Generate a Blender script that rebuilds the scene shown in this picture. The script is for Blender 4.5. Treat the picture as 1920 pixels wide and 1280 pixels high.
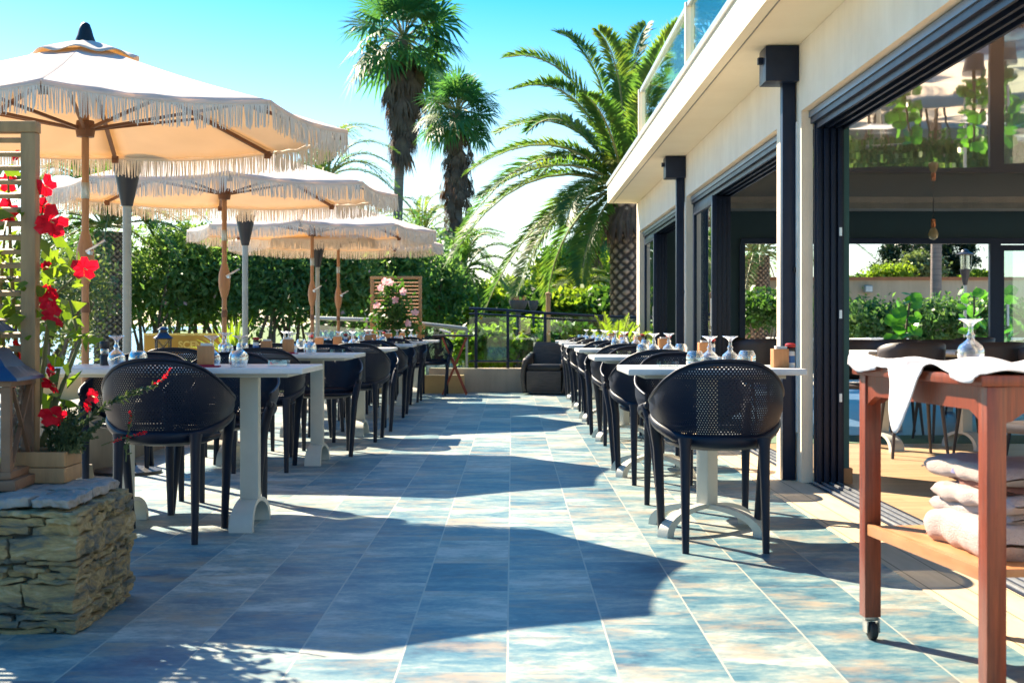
import bpy, bmesh, math, random
import numpy as np
from math import sin, cos, pi, radians, sqrt, atan2, exp
from mathutils import Vector, Matrix, noise

for o in list(bpy.data.objects):
    bpy.data.objects.remove(o)
scene = bpy.context.scene
COL = scene.collection

# ------------------------------------------------------------------ camera
F, CX, CY, EYE = 2667.0, 960.0, 611.0, 0.95
cam_d = bpy.data.cameras.new("camera")
cam = bpy.data.objects.new("camera", cam_d)
COL.objects.link(cam)
cam.location = (0, 0, EYE)
cam.rotation_euler = (radians(90), 0, 0)
cam_d.lens = 50.0
cam_d.sensor_width = 36.0
cam_d.shift_y = -29.0 / 1920.0
cam_d.clip_start = 0.05
cam_d.clip_end = 20000
cam_d.dof.use_dof = True
cam_d.dof.focus_distance = 7.6
cam_d.dof.aperture_fstop = 7.0
scene.camera = cam

# ------------------------------------------------------------------ sky and sun
SUN_EL = radians(38.0)
SUN_AZ = atan2(-0.79, 1.0)              # clockwise from +Y; the sun stands ahead and to the left
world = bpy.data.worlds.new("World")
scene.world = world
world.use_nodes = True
wn, wl = world.node_tree.nodes, world.node_tree.links
wn.clear()
sky = wn.new("ShaderNodeTexSky")
sky.sky_type = 'NISHITA'
sky.sun_disc = False
sky.sun_elevation = SUN_EL
sky.sun_rotation = SUN_AZ % (2 * pi)
sky.altitude = 20
sky.air_density = 1.0
sky.dust_density = 0.35
sky.ozone_density = 2.5
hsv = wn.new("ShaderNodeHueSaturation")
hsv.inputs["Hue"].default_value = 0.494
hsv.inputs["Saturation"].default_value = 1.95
wbg = wn.new("ShaderNodeBackground")
wbg.inputs["Strength"].default_value = 0.06
wout = wn.new("ShaderNodeOutputWorld")
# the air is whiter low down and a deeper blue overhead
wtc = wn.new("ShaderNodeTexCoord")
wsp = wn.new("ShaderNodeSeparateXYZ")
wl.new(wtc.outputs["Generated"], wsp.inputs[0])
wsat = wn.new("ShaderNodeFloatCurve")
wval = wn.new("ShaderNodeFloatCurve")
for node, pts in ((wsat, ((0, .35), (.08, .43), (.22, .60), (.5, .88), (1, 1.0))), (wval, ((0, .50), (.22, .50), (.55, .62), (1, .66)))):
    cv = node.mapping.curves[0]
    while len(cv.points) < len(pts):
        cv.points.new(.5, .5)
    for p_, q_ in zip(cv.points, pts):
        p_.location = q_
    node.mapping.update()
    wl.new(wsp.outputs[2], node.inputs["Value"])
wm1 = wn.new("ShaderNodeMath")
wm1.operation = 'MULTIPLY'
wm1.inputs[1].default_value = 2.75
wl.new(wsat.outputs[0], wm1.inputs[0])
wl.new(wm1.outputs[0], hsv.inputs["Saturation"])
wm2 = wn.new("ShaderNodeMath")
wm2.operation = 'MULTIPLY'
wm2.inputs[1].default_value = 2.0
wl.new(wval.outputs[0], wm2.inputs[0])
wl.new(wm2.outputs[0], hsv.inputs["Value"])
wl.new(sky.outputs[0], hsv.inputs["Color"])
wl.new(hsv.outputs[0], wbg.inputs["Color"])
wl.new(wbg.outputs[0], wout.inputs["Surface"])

sun_d = bpy.data.lights.new("sun", 'SUN')
sun_d.energy = 5.0
sun_d.angle = radians(0.5)
sun_d.color = (1.0, 0.86, 0.65)
sun = bpy.data.objects.new("sun", sun_d)
COL.objects.link(sun)
sdir = Vector((sin(SUN_AZ) * cos(SUN_EL), cos(SUN_AZ) * cos(SUN_EL), sin(SUN_EL)))
sun.rotation_euler = sdir.to_track_quat('Z', 'Y').to_euler()
sun.location = sdir * 60

scene.view_settings.view_transform = 'Standard'
scene.view_settings.look = 'None'
scene.view_settings.exposure = 1.92
scene.view_settings.gamma = 1.0
cy = scene.cycles
cy.max_bounces = 10
cy.diffuse_bounces = 4
cy.glossy_bounces = 4
cy.transmission_bounces = 6
cy.transparent_max_bounces = 40
cy.caustics_reflective = False
cy.caustics_refractive = False
cy.use_denoising = True
cy.sample_clamp_indirect = 6.0


def P(x, y, d):
    """A point of the place, from where it stands in the photograph and its distance in metres."""
    return Vector(((x - CX) * d / F, d, EYE - (y - CY) * d / F))


# ------------------------------------------------------------------ mesh builder
class MB:
    def __init__(self):
        self.v, self.f, self.uv, self.uv2, self.attr = [], [], {}, {}, []

    def box(self, x0, x1, y0, y1, z0, z1, m=None):
        n = len(self.v)
        pts = [Vector((x, y, z)) for z in (z0, z1) for x, y in ((x0, y0), (x1, y0), (x1, y1), (x0, y1))]
        if m is not None:
            pts = [m @ p for p in pts]
        self.v += pts
        self.f += [(n, n + 3, n + 2, n + 1), (n + 4, n + 5, n + 6, n + 7), (n, n + 1, n + 5, n + 4),
                   (n + 1, n + 2, n + 6, n + 5), (n + 2, n + 3, n + 7, n + 6), (n + 3, n, n + 4, n + 7)]
        return self

    def beam(self, a, b, w, h=None, up=(0, 0, 1)):
        """a square bar from a to b"""
        a, b = Vector(a), Vector(b)
        h = h or w
        t = (b - a)
        L = t.length
        t.normalize()
        u = Vector(up)
        if abs(t.dot(u)) > 0.98:
            u = Vector((0, 1, 0))
        s = t.cross(u).normalized()
        u = s.cross(t).normalized()
        m = Matrix(((s.x, t.x, u.x, a.x), (s.y, t.y, u.y, a.y), (s.z, t.z, u.z, a.z), (0, 0, 0, 1)))
        return self.box(-w / 2, w / 2, 0, L, -h / 2, h / 2, m)

    def tube(self, pts, radii, n=8, caps=True, flat=1.0):
        pts = [Vector(p) for p in pts]
        if not isinstance(radii, (list, tuple)):
            radii = [radii] * len(pts)
        base = len(self.v)
        prev = None
        for i, p in enumerate(pts):
            if i == 0:
                t = pts[1] - pts[0]
            elif i == len(pts) - 1:
                t = pts[-1] - pts[-2]
            else:
                t = pts[i + 1] - pts[i - 1]
            t.normalize()
            if prev is None:
                ref = Vector((0, 0, 1)) if abs(t.z) < 0.9 else Vector((1, 0, 0))
                u = (ref - t * ref.dot(t)).normalized()
            else:
                u = (prev - t * prev.dot(t)).normalized()
            prev = u
            w = t.cross(u)
            for k in range(n):
                a = 2 * pi * k / n
                self.v.append(p + (u * cos(a) * flat + w * sin(a)) * radii[i])
        for i in range(len(pts) - 1):
            for k in range(n):
                a, b = base + i * n + k, base + i * n + (k + 1) % n
                self.f.append((a, b, b + n, a + n))
        if caps:
            self.f.append(tuple(base + k for k in range(n))[::-1])
            self.f.append(tuple(base + (len(pts) - 1) * n + k for k in range(n)))
        return self

    def lathe(self, prof, n=24, c=(0, 0, 0), m=None):
        base = len(self.v)
        c = Vector(c)
        for r, z in prof:
            for k in range(n):
                a = 2 * pi * k / n
                p = Vector((r * cos(a), r * sin(a), z))
                self.v.append((m @ p if m is not None else p) + c)
        for i in range(len(prof) - 1):
            for k in range(n):
                a, b = base + i * n + k, base + i * n + (k + 1) % n
                self.f.append((a, b, b + n, a + n))
        if prof[0][0] > 1e-4:
            self.f.append(tuple(base + k for k in range(n))[::-1])
        if prof[-1][0] > 1e-4:
            self.f.append(tuple(base + (len(prof) - 1) * n + k for k in range(n)))
        return self

    def open_lathe(self, prof, n=24, c=(0, 0, 0)):
        base = len(self.v)
        c = Vector(c)
        for r, z in prof:
            for k in range(n):
                a = 2 * pi * k / n
                self.v.append(Vector((r * cos(a), r * sin(a), z)) + c)
        for i in range(len(prof) - 1):
            for k in range(n):
                a, b = base + i * n + k, base + i * n + (k + 1) % n
                self.f.append((a, b, b + n, a + n))
        return self

    def poly(self, *pts):
        n = len(self.v)
        self.v += [Vector(p) for p in pts]
        self.f.append(tuple(range(n, n + len(pts))))
        return self

    def prism(self, pts, z0, z1):
        """a flat outline (x, y) lifted from z0 to z1"""
        n, k = len(self.v), len(pts)
        self.v += [Vector((x, y, z0)) for x, y in pts] + [Vector((x, y, z1)) for x, y in pts]
        self.f.append(tuple(range(n, n + k))[::-1])
        self.f.append(tuple(range(n + k, n + 2 * k)))
        for i in range(k):
            j = (i + 1) % k
            self.f.append((n + i, n + j, n + k + j, n + k + i))
        return self

    def grid(self, fn, nu, nv, wrap=False):
        base = len(self.v)
        for j in range(nv + 1):
            for i in range(nu + (0 if wrap else 1)):
                self.v.append(Vector(fn(i / nu, j / nv)))
        w = nu if wrap else nu + 1
        for j in range(nv):
            for i in range(nu):
                a, b = base + j * w + i, base + j * w + ((i + 1) % w if wrap else i + 1)
                self.f.append((a, b, b + w, a + w))
        return self

    def build(self, name, mat, parent=None, smooth=False, bevel=0.0, solid=0.0, angle=40, seg=2):
        me = bpy.data.meshes.new(name)
        me.from_pydata([tuple(p) for p in self.v], [], self.f)
        if bevel:
            bm = bmesh.new()
            bm.from_mesh(me)
            ed = [e for e in bm.edges if len(e.link_faces) == 2 and e.calc_face_angle(0) > radians(30)]
            bmesh.ops.bevel(bm, geom=ed, offset=bevel, segments=seg, profile=0.6, affect='EDGES', clamp_overlap=True)
            bm.to_mesh(me)
            bm.free()
            smooth = True
        if self.attr:
            at = me.attributes.new("mask", 'FLOAT', 'POINT')
            at.data.foreach_set("value", np.array(self.attr, dtype=np.float32))
        me.validate()
        if smooth:
            me.shade_smooth()
            try:
                me.set_sharp_from_angle(angle=radians(angle))
            except Exception:
                pass
        me.materials.append(mat)
        o = bpy.data.objects.new(name, me)
        COL.objects.link(o)
        if parent is not None:
            o.parent = parent
        if solid:
            md = o.modifiers.new("thickness", 'SOLIDIFY')
            md.thickness = solid
            md.offset = 0
        return o


def quads_mesh(name, V, nper, mat, parent=None, smooth=False):
    """V: (k, nper, 3) separate faces, built fast"""
    V = np.asarray(V, dtype=np.float32)
    k = V.shape[0]
    me = bpy.data.meshes.new(name)
    me.vertices.add(k * nper)
    me.loops.add(k * nper)
    me.polygons.add(k)
    me.vertices.foreach_set("co", V.reshape(-1))
    me.loops.foreach_set("vertex_index", np.arange(k * nper, dtype=np.int32))
    me.polygons.foreach_set("loop_start", np.arange(0, k * nper, nper, dtype=np.int32))
    me.polygons.foreach_set("loop_total", np.full(k, nper, dtype=np.int32))
    me.update(calc_edges=True)
    me.validate()
    me.materials.append(mat)
    o = bpy.data.objects.new(name, me)
    COL.objects.link(o)
    if parent is not None:
        o.parent = parent
    return o


def tag(o, label=None, cat=None, group=None, kind=None):
    if label:
        o["label"] = label
    if cat:
        o["category"] = cat
    if group:
        o["group"] = group
    if kind:
        o["kind"] = kind
    return o


def thing(name, label, cat, loc=(0, 0, 0), rz=0.0, group=None):
    o = bpy.data.objects.new(name, None)
    o.empty_display_size = 0.1
    COL.objects.link(o)
    o.location = loc
    o.rotation_euler = (0, 0, rz)
    return tag(o, label, cat, group)


def kids(o):
    return [c for c in bpy.data.objects if c.parent is o]


KIDS = {}


def copy_tree(o, parent=None):
    c = o.copy()
    COL.objects.link(c)
    if parent is not None:
        c.parent = parent
    if o.name not in KIDS:
        KIDS[o.name] = kids(o)
    for ch in KIDS[o.name]:
        copy_tree(ch, c)
    return c


def place(proto, loc, rz, label, group=None, flag=set()):
    """the first time moves the prototype itself, then copies it"""
    if proto.name not in flag:
        flag.add(proto.name)
        KIDS.setdefault(proto.name, kids(proto))
        o = proto
    else:
        o = copy_tree(proto)
    o.location = loc
    o.rotation_euler = (0, 0, rz)
    o["label"] = label
    if group:
        o["group"] = group
    return o


# ------------------------------------------------------------------ materials
def new_mat(name):
    m = bpy.data.materials.new(name)
    m.use_nodes = True
    nt = m.node_tree
    return m, nt.nodes, nt.links, nt.nodes["Principled BSDF"]


def c4(c):
    return (c[0], c[1], c[2], 1.0)


def ramp(n, stops):
    r = n.new("ShaderNodeValToRGB")
    els = r.color_ramp.elements
    while len(els) < len(stops):
        els.new(0.5)
    for e, (p, c) in zip(els, stops):
        e.position = p
        e.color = c4(c)
    return r


def surf(name, c1, c2=None, scale=6.0, rough=0.6, bump=0.0, bscale=None, metal=0.0, stretch=(1, 1, 1), detail=5.0,
         spec=0.5, sss=0.0, coat=0.0):
    """a material with uneven colour and relief"""
    m, n, l, b = new_mat(name)
    c2 = c2 or tuple(min(1, x * 0.72) for x in c1)
    tc = n.new("ShaderNodeTexCoord")
    mp = n.new("ShaderNodeMapping")
    mp.inputs["Scale"].default_value = stretch
    l.new(tc.outputs["Object"], mp.inputs["Vector"])
    nz = n.new("ShaderNodeTexNoise")
    nz.inputs["Scale"].default_value = scale
    nz.inputs["Detail"].default_value = detail
    nz.inputs["Roughness"].default_value = 0.6
    l.new(mp.outputs[0], nz.inputs["Vector"])
    r = ramp(n, [(0.3, c2), (0.7, c1)])
    l.new(nz.outputs["Fac"], r.inputs[0])
    l.new(r.outputs[0], b.inputs["Base Color"])
    rr = n.new("ShaderNodeMapRange")
    rr.inputs["To Min"].default_value = max(0.02, rough - 0.1)
    rr.inputs["To Max"].default_value = min(1, rough + 0.1)
    l.new(nz.outputs["Fac"], rr.inputs["Value"])
    l.new(rr.outputs[0], b.inputs["Roughness"])
    b.inputs["Metallic"].default_value = metal
    b.inputs["Specular IOR Level"].default_value = spec
    b.inputs["Coat Weight"].default_value = coat
    if bump:
        nb = n.new("ShaderNodeTexNoise")
        nb.inputs["Scale"].default_value = bscale or scale * 4
        nb.inputs["Detail"].default_value = 6
        l.new(mp.outputs[0], nb.inputs["Vector"])
        bp = n.new("ShaderNodeBump")
        bp.inputs["Strength"].default_value = bump
        bp.inputs["Distance"].default_value = 0.01
        l.new(nb.outputs["Fac"], bp.inputs["Height"])
        l.new(bp.outputs[0], b.inputs["Normal"])
    return m


def leaf_mat(name, stops, trans=0.35, scale=1.2, rough=0.5, tint=(1.2, 1.25, 0.5)):
    m, n, l, b = new_mat(name)
    tc = n.new("ShaderNodeTexCoord")
    nz = n.new("ShaderNodeTexNoise")
    nz.inputs["Scale"].default_value = scale
    nz.inputs["Detail"].default_value = 8
    nz.inputs["Roughness"].default_value = 0.75
    l.new(tc.outputs["Object"], nz.inputs["Vector"])
    k = len(stops)
    r = ramp(n, [(0.28 + 0.44 * i / max(1, k - 1), c) for i, c in enumerate(stops)])
    l.new(nz.outputs["Fac"], r.inputs[0])
    l.new(r.outputs[0], b.inputs["Base Color"])
    b.inputs["Roughness"].default_value = rough
    b.inputs["Specular IOR Level"].default_value = 0.35
    tr = n.new("ShaderNodeBsdfTranslucent")
    mul = n.new("ShaderNodeMix")
    mul.data_type = 'RGBA'
    mul.blend_type = 'MULTIPLY'
    mul.inputs[0].default_value = 1.0
    l.new(r.outputs[0], mul.inputs[6])
    mul.inputs[7].default_value = c4([t * 1.6 for t in tint])
    l.new(mul.outputs[2], tr.inputs["Color"])
    mx = n.new("ShaderNodeMixShader")
    mx.inputs[0].default_value = trans
    l.new(b.outputs[0], mx.inputs[1])
    l.new(tr.outputs[0], mx.inputs[2])
    l.new(mx.outputs[0], n["Material Output"].inputs["Surface"])
    return m


def glass_mat(name, tint=(0.9, 0.97, 0.95), refl=0.06, edge=0.75, white=(1, 1, 1), blend=0.35, rough=0.0):
    """clear glass: see-through face on, mirror-bright at a slant"""
    m, n, l, b = new_mat(name)
    n.remove(b)
    tr = n.new("ShaderNodeBsdfTransparent")
    tr.inputs["Color"].default_value = c4(tint)
    gl = n.new("ShaderNodeBsdfGlossy")
    gl.inputs["Color"].default_value = c4(white)
    gl.inputs["Roughness"].default_value = rough
    lw = n.new("ShaderNodeLayerWeight")
    lw.inputs["Blend"].default_value = blend
    mr = n.new("ShaderNodeMapRange")
    mr.inputs["To Min"].default_value = refl
    mr.inputs["To Max"].default_value = edge
    l.new(lw.outputs["Facing"], mr.inputs["Value"])
    mx = n.new("ShaderNodeMixShader")
    l.new(mr.outputs[0], mx.inputs[0])
    l.new(tr.outputs[0], mx.inputs[1])
    l.new(gl.outputs[0], mx.inputs[2])
    l.new(mx.outputs[0], n["Material Output"].inputs["Surface"])
    return m


def math_n(n, l, op, a, b=None, c=None):
    k = n.new("ShaderNodeMath")
    k.operation = op
    for i, v in enumerate((a, b, c)):
        if v is None:
            continue
        if isinstance(v, (int, float)):
            k.inputs[i].default_value = v
        else:
            l.new(v, k.inputs[i])
    return k.outputs[0]


def streaked(mat_, amount=0.16):
    """rain streaks down a rendered wall, added to the colour the material already has"""
    n, l = mat_.node_tree.nodes, mat_.node_tree.links
    b = n["Principled BSDF"]
    src = b.inputs["Base Color"].links[0].from_socket
    tc = n.new("ShaderNodeTexCoord")
    mp = n.new("ShaderNodeMapping")
    mp.inputs["Scale"].default_value = (4.5, 4.5, .5)
    l.new(tc.outputs["Object"], mp.inputs["Vector"])
    nz = n.new("ShaderNodeTexNoise")
    nz.inputs["Scale"].default_value = 1.0
    nz.inputs["Detail"].default_value = 7
    nz.inputs["Roughness"].default_value = 0.65
    l.new(mp.outputs[0], nz.inputs["Vector"])
    r = ramp(n, [(0.40, (1, 1, 1)), (0.72, (1 - amount, 1 - amount * 1.05, 1 - amount * 1.1))])
    l.new(nz.outputs["Fac"], r.inputs[0])
    mx = n.new("ShaderNodeMix")
    mx.data_type = 'RGBA'
    mx.blend_type = 'MULTIPLY'
    mx.inputs[0].default_value = 1.0
    l.new(src, mx.inputs[6])
    l.new(r.outputs[0], mx.inputs[7])
    l.new(mx.outputs[2], b.inputs["Base Color"])
    return mat_


def tile_mat():
    m, n, l, b = new_mat("slate_tile")
    tc = n.new("ShaderNodeTexCoord")
    sp = n.new("ShaderNodeSeparateXYZ")
    l.new(tc.outputs["Object"], sp.inputs[0])
    x, y = sp.outputs[0], sp.outputs[1]
    W, L = 0.303, 0.6
    u = math_n(n, l, 'DIVIDE', math_n(n, l, 'ADD', x, 0.013), W)
    col = math_n(n, l, 'FLOOR', u)
    fu = math_n(n, l, 'FRACT', u)
    wn1 = n.new("ShaderNodeTexWhiteNoise")
    wn1.noise_dimensions = '1D'
    l.new(col, wn1.inputs["W"])
    v = math_n(n, l, 'ADD', math_n(n, l, 'DIVIDE', y, L), math_n(n, l, 'MULTIPLY', wn1.outputs["Value"], 3.0))
    row = math_n(n, l, 'FLOOR', v)
    fv = math_n(n, l, 'FRACT', v)
    cb = n.new("ShaderNodeCombineXYZ")
    l.new(col, cb.inputs[0])
    l.new(row, cb.inputs[1])
    wn2 = n.new("ShaderNodeTexWhiteNoise")
    wn2.noise_dimensions = '2D'
    l.new(cb.outputs[0], wn2.inputs["Vector"])
    h = wn2.outputs["Value"]
    # each tile is cut from its own piece of a mottled slate
    cb2 = n.new("ShaderNodeCombineXYZ")
    l.new(math_n(n, l, 'ADD', math_n(n, l, 'MULTIPLY', x, 2.6), math_n(n, l, 'MULTIPLY', h, 71.0)), cb2.inputs[0])
    l.new(math_n(n, l, 'MULTIPLY', y, 4.2), cb2.inputs[1])
    l.new(math_n(n, l, 'MULTIPLY', h, 37.0), cb2.inputs[2])
    n1 = n.new("ShaderNodeTexNoise")
    n1.inputs["Scale"].default_value = 1.05
    n1.inputs["Detail"].default_value = 13
    n1.inputs["Roughness"].default_value = 0.74
    n1.inputs["Distortion"].default_value = 0.25
    l.new(cb2.outputs[0], n1.inputs["Vector"])
    n2 = n.new("ShaderNodeTexNoise")
    n2.inputs["Scale"].default_value = 1.1
    n2.inputs["Detail"].default_value = 8
    n2.inputs["Roughness"].default_value = 0.7
    l.new(cb2.outputs[0], n2.inputs["Vector"])
    n3 = n.new("ShaderNodeTexNoise")
    n3.inputs["Scale"].default_value = 14
    n3.inputs["Detail"].default_value = 9
    n3.inputs["Roughness"].default_value = 0.7
    l.new(cb2.outputs[0], n3.inputs["Vector"])
    val = math_n(n, l, 'ADD', n1.outputs["Fac"], math_n(n, l, 'MULTIPLY', math_n(n, l, 'SUBTRACT', h, 0.5), 0.16))
    val = math_n(n, l, 'ADD', val, math_n(n, l, 'MULTIPLY', math_n(n, l, 'SUBTRACT', n3.outputs["Fac"], 0.5), 0.26))
    r = ramp(n, [(0.28, (0.010, 0.052, 0.095)), (0.41, (0.040, 0.135, 0.185)), (0.49, (0.115, 0.205, 0.225)),
                 (0.56, (0.235, 0.285, 0.265)), (0.67, (0.48, 0.47, 0.41))])
    l.new(val, r.inputs[0])
    mx = n.new("ShaderNodeMix")
    mx.data_type = 'RGBA'
    rr = n.new("ShaderNodeMapRange")
    rr.inputs["From Min"].default_value = 0.50
    rr.inputs["From Max"].default_value = 0.64
    rr.inputs["To Max"].default_value = 0.62
    l.new(n2.outputs["Fac"], rr.inputs["Value"])
    l.new(rr.outputs[0], mx.inputs[0])
    l.new(r.outputs[0], mx.inputs[6])
    mx.inputs[7].default_value = (0.37, 0.26, 0.155, 1)
    # joints
    du = math_n(n, l, 'ABSOLUTE', math_n(n, l, 'SUBTRACT', fu, 0.5))
    dv = math_n(n, l, 'ABSOLUTE', math_n(n, l, 'SUBTRACT', fv, 0.5))
    ju = math_n(n, l, 'GREATER_THAN', du, 0.5 - 0.0028 / W)
    jv = math_n(n, l, 'GREATER_THAN', dv, 0.5 - 0.002 / L)
    m1 = n.new("ShaderNodeMix")
    m1.data_type = 'RGBA'
    l.new(jv, m1.inputs[0])
    l.new(mx.outputs[2], m1.inputs[6])
    m1.inputs[7].default_value = (0.25, 0.25, 0.23, 1)
    m2 = n.new("ShaderNodeMix")
    m2.data_type = 'RGBA'
    l.new(ju, m2.inputs[0])
    l.new(m1.outputs[2], m2.inputs[6])
    m2.inputs[7].default_value = (0.36, 0.35, 0.29, 1)
    l.new(m2.outputs[2], b.inputs["Base Color"])
    b.inputs["Specular IOR Level"].default_value = 0.5
    r3 = n.new("ShaderNodeMapRange")
    r3.inputs["To Min"].default_value = 0.34
    r3.inputs["To Max"].default_value = 0.6
    l.new(n1.outputs["Fac"], r3.inputs["Value"])
    l.new(r3.outputs[0], b.inputs["Roughness"])
    j = math_n(n, l, 'MAXIMUM', ju, jv)
    hh = math_n(n, l, 'SUBTRACT', math_n(n, l, 'MULTIPLY', n1.outputs["Fac"], 0.35), math_n(n, l, 'MULTIPLY', j, 0.5))
    bp = n.new("ShaderNodeBump")
    bp.inputs["Strength"].default_value = 0.35
    bp.inputs["Distance"].default_value = 0.006
    l.new(hh, bp.inputs["Height"])
    l.new(bp.outputs[0], b.inputs["Normal"])
    return m


def plank_mat(name, c1, c2, width, axis=0, rough=0.45, length=1.6):
    """boards side by side, each its own tone"""
    m, n, l, b = new_mat(name)
    tc = n.new("ShaderNodeTexCoord")
    sp = n.new("ShaderNodeSeparateXYZ")
    l.new(tc.outputs["Object"], sp.inputs[0])
    a, o = sp.outputs[axis], sp.outputs[1 - axis]
    u = math_n(n, l, 'DIVIDE', a, width)
    col = math_n(n, l, 'FLOOR', u)
    w1 = n.new("ShaderNodeTexWhiteNoise")
    w1.noise_dimensions = '1D'
    l.new(col, w1.inputs["W"])
    v = math_n(n, l, 'ADD', math_n(n, l, 'DIVIDE', o, length), math_n(n, l, 'MULTIPLY', w1.outputs["Value"], 5.0))
    cb = n.new("ShaderNodeCombineXYZ")
    l.new(col, cb.inputs[0])
    l.new(math_n(n, l, 'FLOOR', v), cb.inputs[1])
    w2 = n.new("ShaderNodeTexWhiteNoise")
    w2.noise_dimensions = '2D'
    l.new(cb.outputs[0], w2.inputs["Vector"])
    cb2 = n.new("ShaderNodeCombineXYZ")
    l.new(math_n(n, l, 'ADD', math_n(n, l, 'MULTIPLY', a, 14.0), math_n(n, l, 'MULTIPLY', w2.outputs["Value"], 60)), cb2.inputs[0])
    l.new(math_n(n, l, 'MULTIPLY', o, 1.6), cb2.inputs[1])
    nz = n.new("ShaderNodeTexNoise")
    nz.inputs["Scale"].default_value = 2.0
    nz.inputs["Detail"].default_value = 7
    l.new(cb2.outputs[0], nz.inputs["Vector"])
    val = math_n(n, l, 'ADD', nz.outputs["Fac"], math_n(n, l, 'MULTIPLY', math_n(n, l, 'SUBTRACT', w2.outputs["Value"], 0.5), 0.35))
    r = ramp(n, [(0.25, c2), (0.75, c1)])
    l.new(val, r.inputs[0])
    du = math_n(n, l, 'ABSOLUTE', math_n(n, l, 'SUBTRACT', math_n(n, l, 'FRACT', u), 0.5))
    j = math_n(n, l, 'GREATER_THAN', du, 0.5 - 0.003 / width)
    mx = n.new("ShaderNodeMix")
    mx.data_type = 'RGBA'
    l.new(j, mx.inputs[0])
    l.new(r.outputs[0], mx.inputs[6])
    mx.inputs[7].default_value = c4([t * 0.35 for t in c2])
    l.new(mx.outputs[2], b.inputs["Base Color"])
    b.inputs["Roughness"].default_value = rough
    return m


def stone_mat():
    """layered schist: ochre, rust and blue-green grey, cracked and pitted"""
    m, n, l, b = new_mat("schist_stone")
    tc = n.new("ShaderNodeTexCoord")
    mp = n.new("ShaderNodeMapping")
    mp.inputs["Scale"].default_value = (1, 1, 2.6)
    l.new(tc.outputs["Object"], mp.inputs["Vector"])
    n1 = n.new("ShaderNodeTexNoise")
    n1.inputs["Scale"].default_value = 6.5
    n1.inputs["Detail"].default_value = 10
    n1.inputs["Roughness"].default_value = 0.72
    n1.inputs["Distortion"].default_value = 0.8
    l.new(mp.outputs[0], n1.inputs["Vector"])
    r = ramp(n, [(0.30, (0.07, 0.075, 0.06)), (0.42, (0.20, 0.20, 0.165)), (0.50, (0.40, 0.30, 0.15)), (0.58, (0.55, 0.42, 0.21)), (0.70, (0.66, 0.60, 0.46))])
    l.new(n1.outputs["Fac"], r.inputs[0])
    l.new(r.outputs[0], b.inputs["Base Color"])
    b.inputs["Roughness"].default_value = 0.92
    n2 = n.new("ShaderNodeTexNoise")
    n2.inputs["Scale"].default_value = 38
    n2.inputs["Detail"].default_value = 10
    n2.inputs["Roughness"].default_value = 0.75
    l.new(mp.outputs[0], n2.inputs["Vector"])
    bp = n.new("ShaderNodeBump")
    bp.inputs["Strength"].default_value = 1.0
    bp.inputs["Distance"].default_value = 0.02
    l.new(math_n(n, l, 'ADD', n2.outputs["Fac"], n1.outputs["Fac"]), bp.inputs["Height"])
    l.new(bp.outputs[0], b.inputs["Normal"])
    return m


def perforated_mat():
    """dark moulded plastic with a staggered field of round holes"""
    m, n, l, b = new_mat("perforated_plastic")
    b.inputs["Base Color"].default_value = (0.005, 0.011, 0.028, 1)
    b.inputs["Roughness"].default_value = 0.45
    b.inputs["Specular IOR Level"].default_value = 0.28
    uv = n.new("ShaderNodeUVMap")
    uv.uv_map = "metres"
    sp = n.new("ShaderNodeSeparateXYZ")
    l.new(uv.outputs[0], sp.inputs[0])
    p, q, rad = 0.0122, 0.0098, 0.0025
    rowf = math_n(n, l, 'DIVIDE', sp.outputs[1], q)
    row = math_n(n, l, 'FLOOR', rowf)
    sh = math_n(n, l, 'MULTIPLY', math_n(n, l, 'MODULO', row, 2.0), 0.5)
    fu = math_n(n, l, 'FRACT', math_n(n, l, 'ADD', math_n(n, l, 'DIVIDE', sp.outputs[0], p), sh))
    du = math_n(n, l, 'MULTIPLY', math_n(n, l, 'SUBTRACT', fu, 0.5), p)
    dv = math_n(n, l, 'MULTIPLY', math_n(n, l, 'SUBTRACT', math_n(n, l, 'FRACT', rowf), 0.5), q)
    d = math_n(n, l, 'SQRT', math_n(n, l, 'ADD', math_n(n, l, 'MULTIPLY', du, du), math_n(n, l, 'MULTIPLY', dv, dv)))
    hole = math_n(n, l, 'LESS_THAN', d, rad)
    uv2 = n.new("ShaderNodeUVMap")
    uv2.uv_map = "unit"
    s2 = n.new("ShaderNodeSeparateXYZ")
    l.new(uv2.outputs[0], s2.inputs[0])
    a1 = math_n(n, l, 'LESS_THAN', math_n(n, l, 'ABSOLUTE', math_n(n, l, 'SUBTRACT', s2.outputs[0], 0.5)), 0.30)
    a2 = math_n(n, l, 'LESS_THAN', math_n(n, l, 'ABSOLUTE', math_n(n, l, 'SUBTRACT', s2.outputs[1], 0.5)), 0.43)
    hole = math_n(n, l, 'MULTIPLY', hole, math_n(n, l, 'MULTIPLY', a1, a2))
    # dimple rims catch light
    bp = n.new("ShaderNodeBump")
    bp.inputs["Strength"].default_value = 0.5
    bp.inputs["Distance"].default_value = 0.002
    l.new(math_n(n, l, 'MINIMUM', d, 0.006), bp.inputs["Height"])
    l.new(bp.outputs[0], b.inputs["Normal"])
    tr = n.new("ShaderNodeBsdfTransparent")
    mx = n.new("ShaderNodeMixShader")
    l.new(hole, mx.inputs[0])
    l.new(b.outputs[0], mx.inputs[1])
    l.new(tr.outputs[0], mx.inputs[2])
    l.new(mx.outputs[0], n["Material Output"].inputs["Surface"])
    return m


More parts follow.
